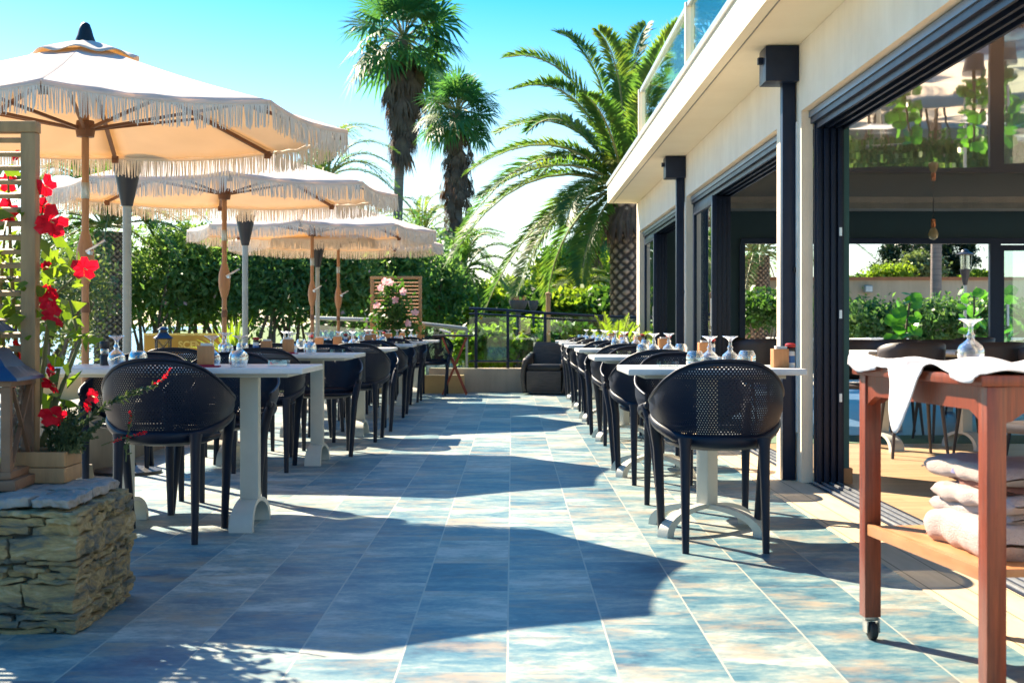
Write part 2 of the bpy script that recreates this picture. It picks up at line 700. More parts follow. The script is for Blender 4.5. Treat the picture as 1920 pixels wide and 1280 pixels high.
def canvas_mat(name, c, trans=0.45, under=(0.95, 0.62, 0.28)):
    m, n, l, b = new_mat(name)
    tc = n.new("ShaderNodeTexCoord")
    nz = n.new("ShaderNodeTexNoise")
    nz.inputs["Scale"].default_value = 3.5
    nz.inputs["Detail"].default_value = 6
    l.new(tc.outputs["Object"], nz.inputs["Vector"])
    r = ramp(n, [(0.3, [t * 0.88 for t in c]), (0.7, c)])
    l.new(nz.outputs["Fac"], r.inputs[0])
    l.new(r.outputs[0], b.inputs["Base Color"])
    b.inputs["Roughness"].default_value = 0.85
    b.inputs["Specular IOR Level"].default_value = 0.15
    bp = n.new("ShaderNodeBump")
    bp.inputs["Strength"].default_value = 0.35
    bp.inputs["Distance"].default_value = 0.03
    l.new(nz.outputs["Fac"], bp.inputs["Height"])
    l.new(bp.outputs[0], b.inputs["Normal"])
    tr = n.new("ShaderNodeBsdfTranslucent")
    tr.inputs["Color"].default_value = c4(under)
    mx = n.new("ShaderNodeMixShader")
    mx.inputs[0].default_value = trans
    l.new(b.outputs[0], mx.inputs[1])
    l.new(tr.outputs[0], mx.inputs[2])
    l.new(mx.outputs[0], n["Material Output"].inputs["Surface"])
    return m


def mask_mat(name, lo, hi, rough=0.9):
    """two tones told apart by the shape of the surface (leaf scars on a palm trunk)"""
    m, n, l, b = new_mat(name)
    at = n.new("ShaderNodeAttribute")
    at.attribute_name = "mask"
    tc = n.new("ShaderNodeTexCoord")
    nz = n.new("ShaderNodeTexNoise")
    nz.inputs["Scale"].default_value = 9
    nz.inputs["Detail"].default_value = 6
    l.new(tc.outputs["Object"], nz.inputs["Vector"])
    v = math_n(n, l, 'ADD', at.outputs["Fac"], math_n(n, l, 'MULTIPLY', math_n(n, l, 'SUBTRACT', nz.outputs["Fac"], 0.5), 0.9))
    r = ramp(n, [(0.22, lo), (0.55, tuple(.45 * q + .55 * p for p, q in zip(lo, hi))), (0.95, hi)])
    l.new(v, r.inputs[0])
    l.new(r.outputs[0], b.inputs["Base Color"])
    b.inputs["Roughness"].default_value = rough
    return m


M = {}
M["tile"] = tile_mat()
M["tan_paver"] = plank_mat("tan_paving", (0.60, 0.47, 0.31), (0.50, 0.38, 0.24), 0.137, 0, 0.6, 0.9)
M["wood_floor"] = plank_mat("interior_boards", (0.50, 0.34, 0.19), (0.38, 0.24, 0.13), 0.16, 1, 0.4, 1.8)
M["blue_floor"] = surf("interior_blue_tile", (0.10, 0.17, 0.26), (0.06, 0.11, 0.19), 3, 0.35)
M["green_strip"] = surf("green_carpet", (0.12, 0.2, 0.12), None, 30, 0.9)
M["plaster"] = surf("cream_plaster", (0.92, 0.81, 0.65), (0.82, 0.70, 0.54), 2.2, 0.85, 0.25, 90)
M["fascia"] = surf("pale_fascia", (0.92, 0.81, 0.60), (0.87, 0.75, 0.54), 2.0, 0.8, 0.12, 60)
M["teal"] = surf("teal_paint", (0.02, 0.11, 0.12), (0.015, 0.085, 0.10), 3, 0.55)
M["dark_teal"] = surf("dark_teal_paint", (0.02, 0.055, 0.062), (0.016, 0.045, 0.05), 3, 0.6)
M["alu"] = surf("anthracite_aluminium", (0.007, 0.016, 0.040), (0.005, 0.011, 0.030), 12, 0.38, 0, spec=0.3)
M["alu_light"] = surf("brushed_rail_metal", (0.62, 0.64, 0.66), (0.5, 0.52, 0.55), 20, 0.35, metal=0.8)
M["glass"] = glass_mat("window_glass", (0.80, 0.92, 0.88), 0.08, 0.9, blend=0.3)
M["rail_glass"] = glass_mat("balustrade_glass", (0.84, 0.95, 0.91), 0.035, 0.6, blend=0.3)
M["table_glass"] = glass_mat("drinking_glass", (0.96, 0.98, 0.98), 0.06, 0.9, blend=0.6)
M["plastic"] = surf("dark_plastic", (0.005, 0.011, 0.028), (0.004, 0.008, 0.020), 20, 0.45, spec=0.28)
M["perforated"] = perforated_mat()
M["table_top"] = surf("white_stone_laminate", (0.74, 0.72, 0.70), (0.62, 0.62, 0.62), 14, 0.32, 0.02)
M["pedestal"] = surf("pale_grey_enamel", (0.56, 0.56, 0.50), (0.50, 0.50, 0.45), 9, 0.42, 0.06, 120)
M["canvas"] = canvas_mat("cream_canvas", (0.80, 0.76, 0.71), 0.31, (1.0, 0.68, 0.32))
M["fringe"] = canvas_mat("cream_fringe", (0.84, 0.79, 0.72), 0.18, (1.0, 0.80, 0.55))
M["wood"] = surf("oiled_wood", (0.44, 0.22, 0.10), (0.33, 0.15, 0.065), 9, 0.5, 0.15, 40, stretch=(6, 6, 0.7))
M["wood_dark"] = surf("rib_wood", (0.20, 0.085, 0.04), (0.13, 0.055, 0.028), 9, 0.55)
M["trellis"] = surf("weathered_pine", (0.42, 0.25, 0.12), (0.28, 0.16, 0.075), 7, 0.7, 0.2, 60, stretch=(3, 3, 0.6))
M["teak"] = surf("orange_teak", (0.56, 0.28, 0.11), (0.44, 0.20, 0.075), 7, 0.55, 0.1, 50)
M["block_wood"] = surf("light_beech", (0.52, 0.24, 0.09), (0.40, 0.17, 0.06), 10, 0.5, stretch=(5, 5, 0.8))
M["mahogany"] = surf("mahogany", (0.26, 0.042, 0.011), (0.11, 0.017, 0.005), 15, 0.38, 0.15, 60, stretch=(7, 7, 0.35), coat=0.12)
M["shelf_wood"] = surf("shelf_board", (0.52, 0.24, 0.10), (0.40, 0.16, 0.065), 6, 0.4, stretch=(4, 0.8, 4))
M["red_wood"] = surf("red_stained_wood", (0.34, 0.055, 0.022), (0.25, 0.04, 0.016), 8, 0.5)
M["steel"] = surf("caster_steel", (0.45, 0.45, 0.42), (0.3, 0.3, 0.28), 30, 0.35, metal=0.9)
M["rubber"] = surf("black_rubber", (0.022, 0.022, 0.022), None, 30, 0.7)
M["cloth"] = surf("white_cloth", (0.66, 0.63, 0.66), (0.58, 0.55, 0.59), 5, 0.9, 0.2, 200)
M["towel"] = surf("white_terry", (0.58, 0.47, 0.43), (0.48, 0.38, 0.35), 12, 0.95, 0.9, 260)
M["towel_brown"] = surf("brown_terry", (0.30, 0.13, 0.10), (0.22, 0.09, 0.07), 12, 0.95, 0.9, 260)
M["hem"] = surf("violet_hem", (0.20, 0.19, 0.36), None, 20, 0.9)
M["lilac"] = surf("lilac_cloth", (0.46, 0.40, 0.50), None, 8, 0.9)
M["stone"] = stone_mat()
M["stone_gap"] = surf("stone_core", (0.06, 0.055, 0.045), None, 8, 0.95)
M["stone_cap"] = surf("stone_cap", (0.34, 0.31, 0.29), (0.2, 0.19, 0.18), 6, 0.9, 0.8, 30)
M["blue_metal"] = surf("blue_roof_metal", (0.022, 0.05, 0.12), (0.015, 0.035, 0.085), 9, 0.4)
M["lantern_wood"] = surf("lantern_wood", (0.22, 0.12, 0.07), (0.14, 0.075, 0.045), 9, 0.6, 0.2, 50)
M["black"] = surf("black_metal", (0.012, 0.012, 0.016), None, 12, 0.45)
M["heater_pole"] = surf("grey_ribbed_steel", (0.33, 0.36, 0.35), (0.26, 0.29, 0.28), 9, 0.45)
M["heater_black"] = surf("heater_black", (0.014, 0.017, 0.026), None, 9, 0.4)
M["amber_glass"] = glass_mat("heater_glass", (0.85, 0.85, 0.75), 0.12, 0.8)
M["yellow_wall"] = surf("ochre_render", (0.62, 0.43, 0.20), (0.54, 0.36, 0.16), 4, 0.9, 0.3, 60)
M["beige_wall"] = surf("beige_render", (0.58, 0.45, 0.32), (0.50, 0.38, 0.26), 1.8, 0.9, 0.2, 40)
M["sign"] = surf("yellow_sign_paint", (0.50, 0.27, 0.02), (0.42, 0.21, 0.015), 6, 0.6)
M["sign_text"] = surf("pale_yellow_letters", (0.85, 0.62, 0.13), None, 9, 0.6)
M["red_napkin"] = surf("crimson_paper", (0.36, 0.02, 0.05), (0.28, 0.014, 0.04), 18, 0.85)
M["paper"] = surf("white_paper", (0.82, 0.82, 0.80), None, 9, 0.8)
M["red_cap"] = surf("red_plastic_cap", (0.42, 0.012, 0.02), None, 9, 0.35)
M["label_blue"] = surf("blue_label", (0.04, 0.16, 0.42), None, 9, 0.5)
M["peach_food"] = surf("bread_crust", (0.6, 0.32, 0.1), None, 30, 0.8)
M["terracotta"] = surf("terracotta", (0.42, 0.17, 0.08), (0.34, 0.13, 0.06), 9, 0.85, 0.2)
M["urn"] = surf("dark_grey_urn", (0.075, 0.08, 0.10), (0.05, 0.055, 0.07), 8, 0.7, 0.2)
M["wicker"] = surf("brown_wicker", (0.13, 0.105, 0.09), (0.055, 0.045, 0.04), 22, 0.6, 0.8, 60, stretch=(0.4, 0.4, 5))
M["copper"] = surf("copper", (0.5, 0.17, 0.07), None, 9, 0.3, metal=0.9)
M["bulb"] = surf("amber_bulb", (0.5, 0.36, 0.16), None, 9, 0.2)
M["chair_brown"] = surf("dark_taupe_shell", (0.055, 0.042, 0.042), (0.04, 0.03, 0.032), 9, 0.5)
M["concrete"] = surf("weathered_concrete", (0.30, 0.27, 0.22), (0.19, 0.18, 0.15), 3, 0.9, 0.4, 30)
M["bark"] = surf("grey_bark", (0.20, 0.15, 0.12), (0.10, 0.075, 0.06), 6, 0.95, 0.8, 25, stretch=(3, 3, 0.6))
M["ring_bark"] = surf("ringed_palm_bark", (0.27, 0.22, 0.20), (0.15, 0.12, 0.11), 4, 0.95, 0.8, 12, stretch=(0.5, 0.5, 6))
M["scar_bark"] = mask_mat("leaf_scar_bark", (0.07, 0.045, 0.035), (0.50, 0.33, 0.23))
M["skirt"] = leaf_mat("dead_frond_skirt", [(0.06, 0.04, 0.035), (0.15, 0.095, 0.07), (0.24, 0.16, 0.10)], 0.15, 2.0, 0.9, (1, 0.8, 0.5))
M["palm"] = leaf_mat("date_palm_leaf", [(0.03, 0.095, 0.045), (0.08, 0.16, 0.04), (0.24, 0.24, 0.05)], 0.48, 0.9)
M["palm_young"] = leaf_mat("yellow_palm_leaf", [(0.06, 0.12, 0.02), (0.14, 0.19, 0.025), (0.24, 0.22, 0.04)], 0.45, 1.5)
M["rachis"] = surf("frond_midrib", (0.30, 0.27, 0.10), (0.2, 0.19, 0.07), 4, 0.6)
M["fan"] = leaf_mat("fan_palm_leaf", [(0.02, 0.085, 0.07), (0.05, 0.14, 0.06), (0.15, 0.22, 0.05)], 0.48, 0.8)
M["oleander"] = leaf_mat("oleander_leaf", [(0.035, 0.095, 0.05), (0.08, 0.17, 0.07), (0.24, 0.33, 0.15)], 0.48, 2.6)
M["oleander_sunlit"] = leaf_mat("sunlit_oleander_leaf", [(0.05, 0.11, 0.04), (0.13, 0.22, 0.08), (0.38, 0.44, 0.24)], 0.48, 3.5)  # paler copy of the oleander leaf, sunlight put into its colour
M["olive"] = leaf_mat("grey_green_leaf", [(0.06, 0.09, 0.05), (0.12, 0.16, 0.08), (0.2, 0.24, 0.12)], 0.3, 1.2)
M["lime"] = leaf_mat("lime_leaf", [(0.08, 0.15, 0.02), (0.17, 0.25, 0.03), (0.30, 0.32, 0.05)], 0.45, 1.0)
M["mid_green"] = leaf_mat("garden_leaf", [(0.025, 0.07, 0.02), (0.05, 0.12, 0.03), (0.11, 0.18, 0.04)], 0.35, 1.0)
M["pine"] = leaf_mat("pine_needles", [(0.008, 0.022, 0.016), (0.018, 0.04, 0.024), (0.035, 0.06, 0.03)], 0.15, 0.8)
M["hib_leaf"] = leaf_mat("hibiscus_leaf", [(0.04, 0.09, 0.015), (0.11, 0.17, 0.02), (0.24, 0.27, 0.03)], 0.5, 5.0, 0.4)
M["fern"] = leaf_mat("feathery_leaf", [(0.03, 0.055, 0.025), (0.06, 0.09, 0.04), (0.11, 0.13, 0.06)], 0.2, 8.0)
M["fig_leaf"] = leaf_mat("broad_glossy_leaf", [(0.02, 0.09, 0.03), (0.06, 0.2, 0.03), (0.16, 0.34, 0.05)], 0.45, 2.5, 0.3)
M["red_petal"] = leaf_mat("red_petal", [(0.42, 0.004, 0.02), (0.6, 0.008, 0.03), (0.7, 0.02, 0.06)], 0.4, 20, 0.6, (1, 0.4, 0.5))
M["pink_petal"] = leaf_mat("pink_petal", [(0.6, 0.2, 0.28), (0.75, 0.45, 0.48), (0.85, 0.75, 0.72)], 0.4, 9, 0.6, (1, 0.8, 0.8))
M["stem"] = surf("green_stem", (0.12, 0.14, 0.05), None, 9, 0.7)
M["grass"] = surf("lawn", (0.12, 0.19, 0.035), (0.07, 0.12, 0.025), 0.9, 0.95, 0.6, 30, detail=9)
M["paving"] = surf("crazy_paving", (0.48, 0.42, 0.35), (0.28, 0.26, 0.23), 2.2, 0.9, 0.7, 9, stretch=(0.7, 2, 1), detail=9)
M["rear_paving"] = surf("pale_rear_paving", (0.62, 0.55, 0.46), (0.52, 0.45, 0.37), 3, 0.8)
streaked(M["plaster"], .09)
streaked(M["beige_wall"], .2)

# ================================================================== setting: ground, water, paving
def struct(o):
    return tag(o, kind='structure')


WX = 1.75            # face of the facade
END_Y = 19.95        # far end of the building
FLOOR_END = 20.4

b_ = MB()
coast = [(-14, -6), (60, -6), (1500, 60), (1500, 2500), (-480, 2500), (-100, 420), (-36, 150), (-12.5, 46), (-11, 33), (-14, 27)]
b_.prism(coast, -3.0, -0.42)
struct(b_.build("lawn_ground", M["grass"]))

mw, n, l, bs = new_mat("sea_water")
bs.inputs["Base Color"].default_value = (0.10, 0.22, 0.30, 1)
bs.inputs["Roughness"].default_value = 0.22
nz = n.new("ShaderNodeTexNoise")
nz.inputs["Scale"].default_value = 0.35
nz.inputs["Detail"].default_value = 6
tcn = n.new("ShaderNodeTexCoord")
l.new(tcn.outputs["Object"], nz.inputs["Vector"])
bp = n.new("ShaderNodeBump")
bp.inputs["Strength"].default_value = 0.6
bp.inputs["Distance"].default_value = 0.5
l.new(nz.outputs["Fac"], bp.inputs["Height"])
l.new(bp.outputs[0], bs.inputs["Normal"])
struct(MB().poly((-9000, -200, -2.6), (9000, -200, -2.6), (9000, 12000, -2.6), (-9000, 12000, -2.6)).build("sea_water", mw))

struct(MB().box(-2.72, 1.478, -2.0, FLOOR_END, -0.40, 0.0).build("terrace_floor", M["tile"]))
struct(MB().box(1.478, 1.79, -2.0, FLOOR_END, -0.40, 0.003).build("door_pavement", M["tan_paver"]))
struct(MB().box(1.79, 8.6, -2.0, 11.5, -0.40, 0.0).build("interior_floor", M["wood_floor"]))
struct(MB().box(2.03, 8.6, 11.5, 12.35, -0.40, 0.004).build("green_floor_strip", M["green_strip"]))
struct(MB().box(2.03, 8.6, 12.35, END_Y + 3, -0.40, 0.0).build("blue_floor", M["blue_floor"]))
struct(MB().box(1.79, 2.03, 11.5, END_Y, -0.40, -0.002).build("threshold_floor", M["tan_paver"]))
struct(MB().box(-8.5, -2.72, 3.0, 21.5, -0.40, -0.05).build("stone_path", M["paving"]))

# ================================================================== the restaurant building
bld = thing("restaurant_building", "cream restaurant building with deep eaves, wide sliding glass doors and a glass balcony above",
            "building")
OPEN = [(3.4, 8.6), (9.4, 14.3), (15.0, 19.55)]
w = MB()
w.box(WX, 1.82, 2.6, END_Y, 2.25, 2.66)
w.box(1.82, 2.04, 2.6, END_Y, 2.26, 2.655)
ys = [2.6] + [v for o_ in OPEN for v in o_] + [END_Y]
for i in range(0, len(ys), 2):
    y0, y1 = ys[i], ys[i + 1]
    w.box(WX, 1.82, y0, y1, 0.0, 2.25)
w.build("facade_wall", M["plaster"], bld)
w = MB()
for i in range(0, len(ys), 2):
    y0, y1 = ys[i] + (0.004 if i else 0), ys[i + 1] - 0.004
    w.box(2.0, 2.04, y0, y1, 0.0, 2.26)
w.build("inner_wall", M["teal"], bld)
w = MB().box(2.0, 2.06, 8.60, 8.66, 0.0, 0.09).build("skirting", M["block_wood"], bld)

# eaves slab
s = MB().box(1.338, 9.0, 1.0, 19.9, 2.662, 2.93)
s.build("roof_slab", M["fascia"], bld, bevel=0.006)
MB().box(1.318, 1.338, 1.0, 19.92, 2.905, 2.945).build("roof_edge_trim", M["alu_light"], bld)
MB().box(1.402, 1.409, 1.0, 19.8, 2.658, 2.662).build("drip_groove", M["concrete"], bld)
# parapet kerb carrying the balcony
MB().box(1.372, 1.50, 1.0, 15.7, 2.93, 2.985).build("balcony_kerb", M["fascia"], bld)

# balcony balustrade
rail = MB().box(1.40, 1.45, 1.0, 15.62, 3.50, 3.54).build("balcony_handrail", M["alu_light"], bld)
for y in (15.6, 11.4, 7.2, 3.0):
    MB().box(1.385, 1.465, y - 0.03, y + 0.03, 2.985, 3.54).build("balcony_post", M["fascia"], bld, bevel=0.005)
for y0, y1 in ((11.5, 15.5), (7.3, 11.3), (3.1, 7.1)):
    MB().box(1.42, 1.43, y0, y1, 3.0, 3.50).build("balcony_glass", M["rail_glass"], bld)
MB().box(1.7, 8.5, 6.0, 14.8, 2.93, 3.3).build("upper_terrace_kerb", M["plaster"], bld)

# interior: ceiling, end wall, side wall
mg, n, l, bs = new_mat("stretched_gloss_ceiling")
bs.inputs["Base Color"].default_value = (0.95, 0.70, 0.50, 1)
bs.inputs["Roughness"].default_value = 0.03
bs.inputs["Specular IOR Level"].default_value = 0.8
bs.inputs["Coat Weight"].default_value = 0.4
bs.inputs["Coat IOR"].default_value = 1.6
bs.inputs["Coat Roughness"].default_value = 0.02
nz = n.new("ShaderNodeTexNoise")
nz.inputs["Scale"].default_value = 0.7
nz.inputs["Detail"].default_value = 2
tcn = n.new("ShaderNodeTexCoord")
l.new(tcn.outputs["Object"], nz.inputs["Vector"])
bp = n.new("ShaderNodeBump")
bp.inputs["Strength"].default_value = 0.14
bp.inputs["Distance"].default_value = 0.03
l.new(nz.outputs["Fac"], bp.inputs["Height"])
l.new(bp.outputs[0], bs.inputs["Normal"])
l.new(bp.outputs[0], bs.inputs["Coat Normal"])
mir = n.new("ShaderNodeBsdfGlossy")
mir.inputs["Color"].default_value = (1.0, 0.84, 0.70, 1)
mir.inputs["Roughness"].default_value = 0.02
l.new(bp.outputs[0], mir.inputs["Normal"])
mxs = n.new("ShaderNodeMixShader")
mxs.inputs[0].default_value = 0.5
l.new(bs.outputs[0], mxs.inputs[1])
l.new(mir.outputs[0], mxs.inputs[2])
l.new(mxs.outputs[0], n["Material Output"].inputs["Surface"])
MB().box(2.04, 8.6, 1.2, 19.3, 2.62, 2.645).build("glossy_ceiling", mg, bld)
MB().box(2.04, 8.6, 19.3, END_Y - 0.2, 2.54, 2.64).build("ceiling_bulkhead", M["concrete"], bld)
e = MB()
e.box(2.04, 8.6, END_Y - 0.15, END_Y, 2.15, 2.655)
e.box(2.04, 3.18, END_Y - 0.15, END_Y, 0.0, 2.15)
e.build("end_wall", M["dark_teal"], bld)
e = MB()
e.box(3.18, 8.6, END_Y - 0.2, END_Y - 0.12, 2.09, 2.17)
for x0, x1 in ((3.16, 3.24), (6.64, 6.79), (8.5, 8.6)):
    e.box(x0, x1, END_Y - 0.2, END_Y - 0.12, 0.0, 2.09)
e.build("end_window_frame", M["alu"], bld)
sw_ = MB()
for y0 in (1.2, 5.6, 10.0, 14.4, 18.8):
    sw_.box(8.6, 8.75, y0, y0 + .5, 0.0, 2.4)
sw_.box(8.6, 8.75, 1.2, END_Y, 2.4, 2.655)
sw_.build("side_wall", M["plaster"], bld)
# a glazed leaf standing open in the end wall
lf = MB()
for x0, x1, z0, z1 in ((6.80, 6.87, 0.02, 2.08), (7.5, 7.57, 0.02, 2.08), (6.87, 7.5, 2.0, 2.08), (6.87, 7.5, 0.02, 0.12)):
    lf.box(x0, x1, END_Y - 0.1, END_Y - 0.05, z0, z1)
lf = lf.build("garden_door", M["alu"], bld)
MB().box(6.875, 7.495, END_Y - 0.08, END_Y - 0.072, 0.12, 2.0).build("pane", M["glass"], lf)
MB().box(6.9, 6.93, END_Y - 0.13, END_Y - 0.10, 0.95, 1.25).build("handle", M["alu_light"], lf)

# door frames and headers
for k, (y0, y1) in enumerate(OPEN):
    h = MB()
    h.box(1.805, 2.02, y0, y1, 2.17, 2.247)
    for x in (1.83, 1.885, 1.94, 1.995):
        h.box(x, x + 0.016, y0, y1, 2.135, 2.17)
    hd = h.build("door_header", M["alu"], bld)
    MB().box(1.794, 1.805, y0, y1, 2.205, 2.243).build("header_lip", surf("blue_grey_lip", (0.10, 0.14, 0.19), None, 9, 0.35), hd)
    j = MB()
    j.box(1.822, 1.998, y1 - 0.04, y1 + 0.006 if k == 9 else y1 - 0.003, 0.0, 2.17)
    for x in (1.83, 1.872, 1.914, 1.956):
        j.box(x, x + 0.026, y1 - 0.07, y1 - 0.04, 0.0, 2.135)
    jm = j.build("door_jamb", M["alu"], bld, bevel=0.003)
    if k == 0:
        for z in (1.515, 1.02, 0.52):
            MB().box(1.962, 1.978, y1 - 0.078, y1 - 0.069, z - 0.025, z + 0.025).build("latch_plate", M["alu_light"], jm)
    t = MB()
    t.box(1.795, 2.0, y0, y1, 0.0, 0.005)
    tr = t.build("door_track", M["alu"], bld)
    t = MB()
    for x in (1.815, 1.86, 1.905, 1.95):
        t.box(x, x + 0.012, y0, y1, 0.005, 0.014)
    t.build("track_rail", M["alu_light"], tr)


def sliding_panel(x, y0, y1):
    f = MB()
    f.box(x - 0.022, x + 0.022, y0, y0 + 0.07, 0.02, 2.13)
    f.box(x - 0.022, x + 0.022, y1 - 0.07, y1, 0.02, 2.13)
    f.box(x - 0.022, x + 0.022, y0 + 0.07, y1 - 0.07, 0.02, 0.10)
    f.box(x - 0.022, x + 0.022, y0 + 0.07, y1 - 0.07, 2.05, 2.13)
    o = f.build("sliding_door", M["alu"], bld, bevel=0.004)
    MB().box(x - 0.006, x + 0.006, y0 + 0.07, y1 - 0.07, 0.10, 2.05).build("pane", M["glass"], o)
    MB().box(x - 0.03, x - 0.022, y0 + 0.02, y0 + 0.05, 0.95, 1.2).build("handle", M["alu_light"], o)


for i, x in enumerate((1.83, 1.878, 1.926, 1.974)):
    sliding_panel(x, 12.85 + 0.04 * i, 14.22)
    sliding_panel(x, 18.15 + 0.05 * i, 19.47)

# downpipes with square hoppers
for y in (8.78, 14.42):
    dp = MB().box(1.662, 1.742, y - 0.04, y + 0.04, 0.0, 2.5).build("downpipe", M["alu"], bld, bevel=0.006)
    MB().box(1.545, 1.748, y - 0.12, y + 0.11, 2.44, 2.655).build("hopper", M["alu"], dp, bevel=0.006)
    MB().box(1.515, 1.545, y - 0.03, y + 0.01, 2.56, 2.60).build("overflow_spout", M["alu"], dp)
    MB().box(1.742, 1.750, y - 0.075, y - 0.045, 0.3, 2.2).build("conduit", M["paper"], dp)
    MB().box(1.73, 1.750, y - 0.06, y + 0.06, 1.28, 1.31).build("bracket", M["black"], dp)

# ================================================================== pendant lamps near the end wall
for (px_, d_) in ((1750, 18.9), (2085, 18.6)):
    o = thing("pendant_lamp", "copper pendant lamp with bare round bulb hanging inside the dining room" if px_ == 1750 else
              "second copper pendant lamp, deeper to the right inside the dining room", "lamp",
              (P(px_, 611, d_).x, d_, 2.62))
    MB().tube([(0, 0, 0), (0, 0, -0.27)], 0.006, 6).build("cord", M["black"], o)
    MB().lathe([(0, -0.25), (0.03, -0.255), (0.032, -0.34), (0.022, -0.36), (0, -0.36)], 14).build("socket", M["copper"], o, True)
    MB().lathe([(0, -0.35), (0.022, -0.36), (0.05, -0.40), (0.068, -0.45), (0.055, -0.50), (0.02, -0.525), (0, -0.53)], 16).build(
        "bulb", M["bulb"], o, True)

# ================================================================== far end: low walls and balustrades
# curved ochre planter wall with the glass balustrade on it
cw = MB()
pts = [(-1.20, 20.55), (-0.6, 20.42), (0.0, 20.4), (0.6, 20.45), (1.3, 20.6), (2.2, 20.9)]
outer = pts + [(x, y + 0.32) for x, y in reversed(pts)]
cw.prism(outer, -0.41, 0.34)
cwo = cw.build("low_wall", M["beige_wall"], None, bevel=0.008)
tag(cwo, "low beige rendered wall carrying the glass balustrade at the terrace end", "wall")
bw = MB().box(-2.7, -0.68, 20.05, 20.38, -0.002, 0.255)
tag(bw.build("planter_wall", M["yellow_wall"], None, bevel=0.01), "lower ochre wall behind the red tray stand", "wall")

br = thing("glass_balustrade", "glass balustrade with dark green rails and posts on the beige wall", "railing")
rp = [(-0.62, 20.58, 1.20), (-0.52, 20.56, 1.20), (-0.06, 20.55, 1.175), (0.48, 20.62, 1.135), (1.3, 20.75, 1.09), (2.3, 21.0, 1.06)]
MB().tube([Vector(p) for p in rp], 0.02, 8).build("top_rail", M["alu"], br, True)
MB().tube([Vector((p[0], p[1], p[2] - 0.075)) for p in rp], 0.014, 8).build("upper_rail", M["alu"], br, True)
MB().tube([Vector((p[0], p[1] - 0.02, 0.44)) for p in rp], 0.014, 8).build("bottom_rail", M["alu"], br, True)
for x, y, z in (rp[1], rp[2], rp[3], rp[4]):
    MB().box(x - 0.022, x + 0.022, y - 0.022, y + 0.022, 0.34, z).build("post", M["alu"], br, bevel=0.006)
for a, b in zip(rp[:-1], rp[1:]):
    g = MB()
    g.beam((a[0], a[1], 0.77), (b[0], b[1], 0.77), 0.012, 0.62)
    g.build("glass_panel", M["rail_glass"], br)

lb = thing("glass_balustrade", "pale glass balustrade with light top rail running down left of the trellis", "railing")
lp = [(-3.02, 21.6, 1.07), (-2.15, 21.0, 1.04), (-1.40, 20.9, 0.99), (-0.66, 20.75, 0.91)]
MB().tube([Vector(p) for p in lp], 0.03, 8).build("top_rail", M["heater_pole"], lb, True)
for p in lp:
    MB().box(p[0] - 0.018, p[0] + 0.018, p[1] - 0.018, p[1] + 0.018, -0.42, p[2]).build("post", M["heater_pole"], lb)
for a, b in zip(lp[:-1], lp[1:]):
    MB().beam((a[0], a[1], 0.5), (b[0], b[1], 0.42), 0.012, 0.95).build("glass_panel", M["rail_glass"], lb)

# low rubble wall in the garden behind the balustrade
rw = MB()
rng = random.Random(5)
x = -1.6
while x < 3.4:
    wd = rng.uniform(0.35, 0.8)
    zt = 0.22 + rng.uniform(-0.06, 0.06)
    rw.box(x, x + wd - 0.02, 26.0 + rng.uniform(-0.05, 0.05), 26.5, -0.43, zt - 0.31)
    rw.box(x + 0.02, x + wd, 25.95 + rng.uniform(-0.06, 0.06), 26.5, zt - 0.30, zt)
    x += wd
tag(rw.build("rubble_wall", M["paving"], None, bevel=0.05), "pale garden wall of big stones beyond the balustrade", "wall")

# ochre wall, concrete planter and paving edge on the left
tag(MB().box(-6.5, -5.35, 19.2, 19.5, -0.42, 0.34).build("garden_wall", M["yellow_wall"], None, bevel=0.01),
    "short ochre wall left of the parasol row near the palm trunk", "wall")
tag(MB().box(-3.3, -2.72, 8.6, 12.6, -0.3, 0.40).build("concrete_planter", M["concrete"], None, bevel=0.02),
    "weathered concrete kerb wall behind the hibiscus", "wall")

# boundary wall seen through the dining room
wl_ = thing("boundary_wall", "long beige boundary wall beyond the dining room's end windows", "wall")
MB().box(4.6, 16.5, 32.0, 32.3, -0.45, 1.98).build("wall", M["beige_wall"], wl_)
MB().box(4.6, 16.5, 31.95, 32.35, 1.98, 2.05).build("coping", M["terracotta"], wl_)
sl = MB().box(7.9, 8.08, 31.82, 32.0, 1.70, 1.86).build("wall_lamp", M["heater_pole"], None, bevel=0.02)
tag(sl, "small square floodlight fixed high on the boundary wall", "lamp")
MB().box(7.92, 8.06, 31.81, 31.822, 1.72, 1.84).build("lens", M["paper"], sl)

# pale paved terraces behind the building
struct(MB().box(3.0, 16.0, END_Y + 3.0, 31.5, -0.43, -0.03).build("rear_pavement", M["rear_paving"]))
struct(MB().box(8.76, 20.0, -2.0, END_Y + 2.99, -0.43, -0.03).build("side_pavement", M["rear_paving"]))

# ================================================================== furniture prototypes
def smooth(t):
    t = max(0.0, min(1.0, t))
    return t * t * (3 - 2 * t)


def interp(tbl, s):
    for (a, va), (b, vb) in zip(tbl[:-1], tbl[1:]):
        if s <= b:
            return va + (vb - va) * (s - a) / (b - a)
    return tbl[-1][1]


ZT = [(0, .805), (.12, .802), (.24, .788), (.36, .762), (.48, .725), (.6, .685), (.72, .652), (.84, .628), (.95, .61), (1, .60)]
ZB = [(0, .452), (.3, .455), (.45, .468), (.6, .495), (.8, .53), (1, .553)]
TH = radians(112)


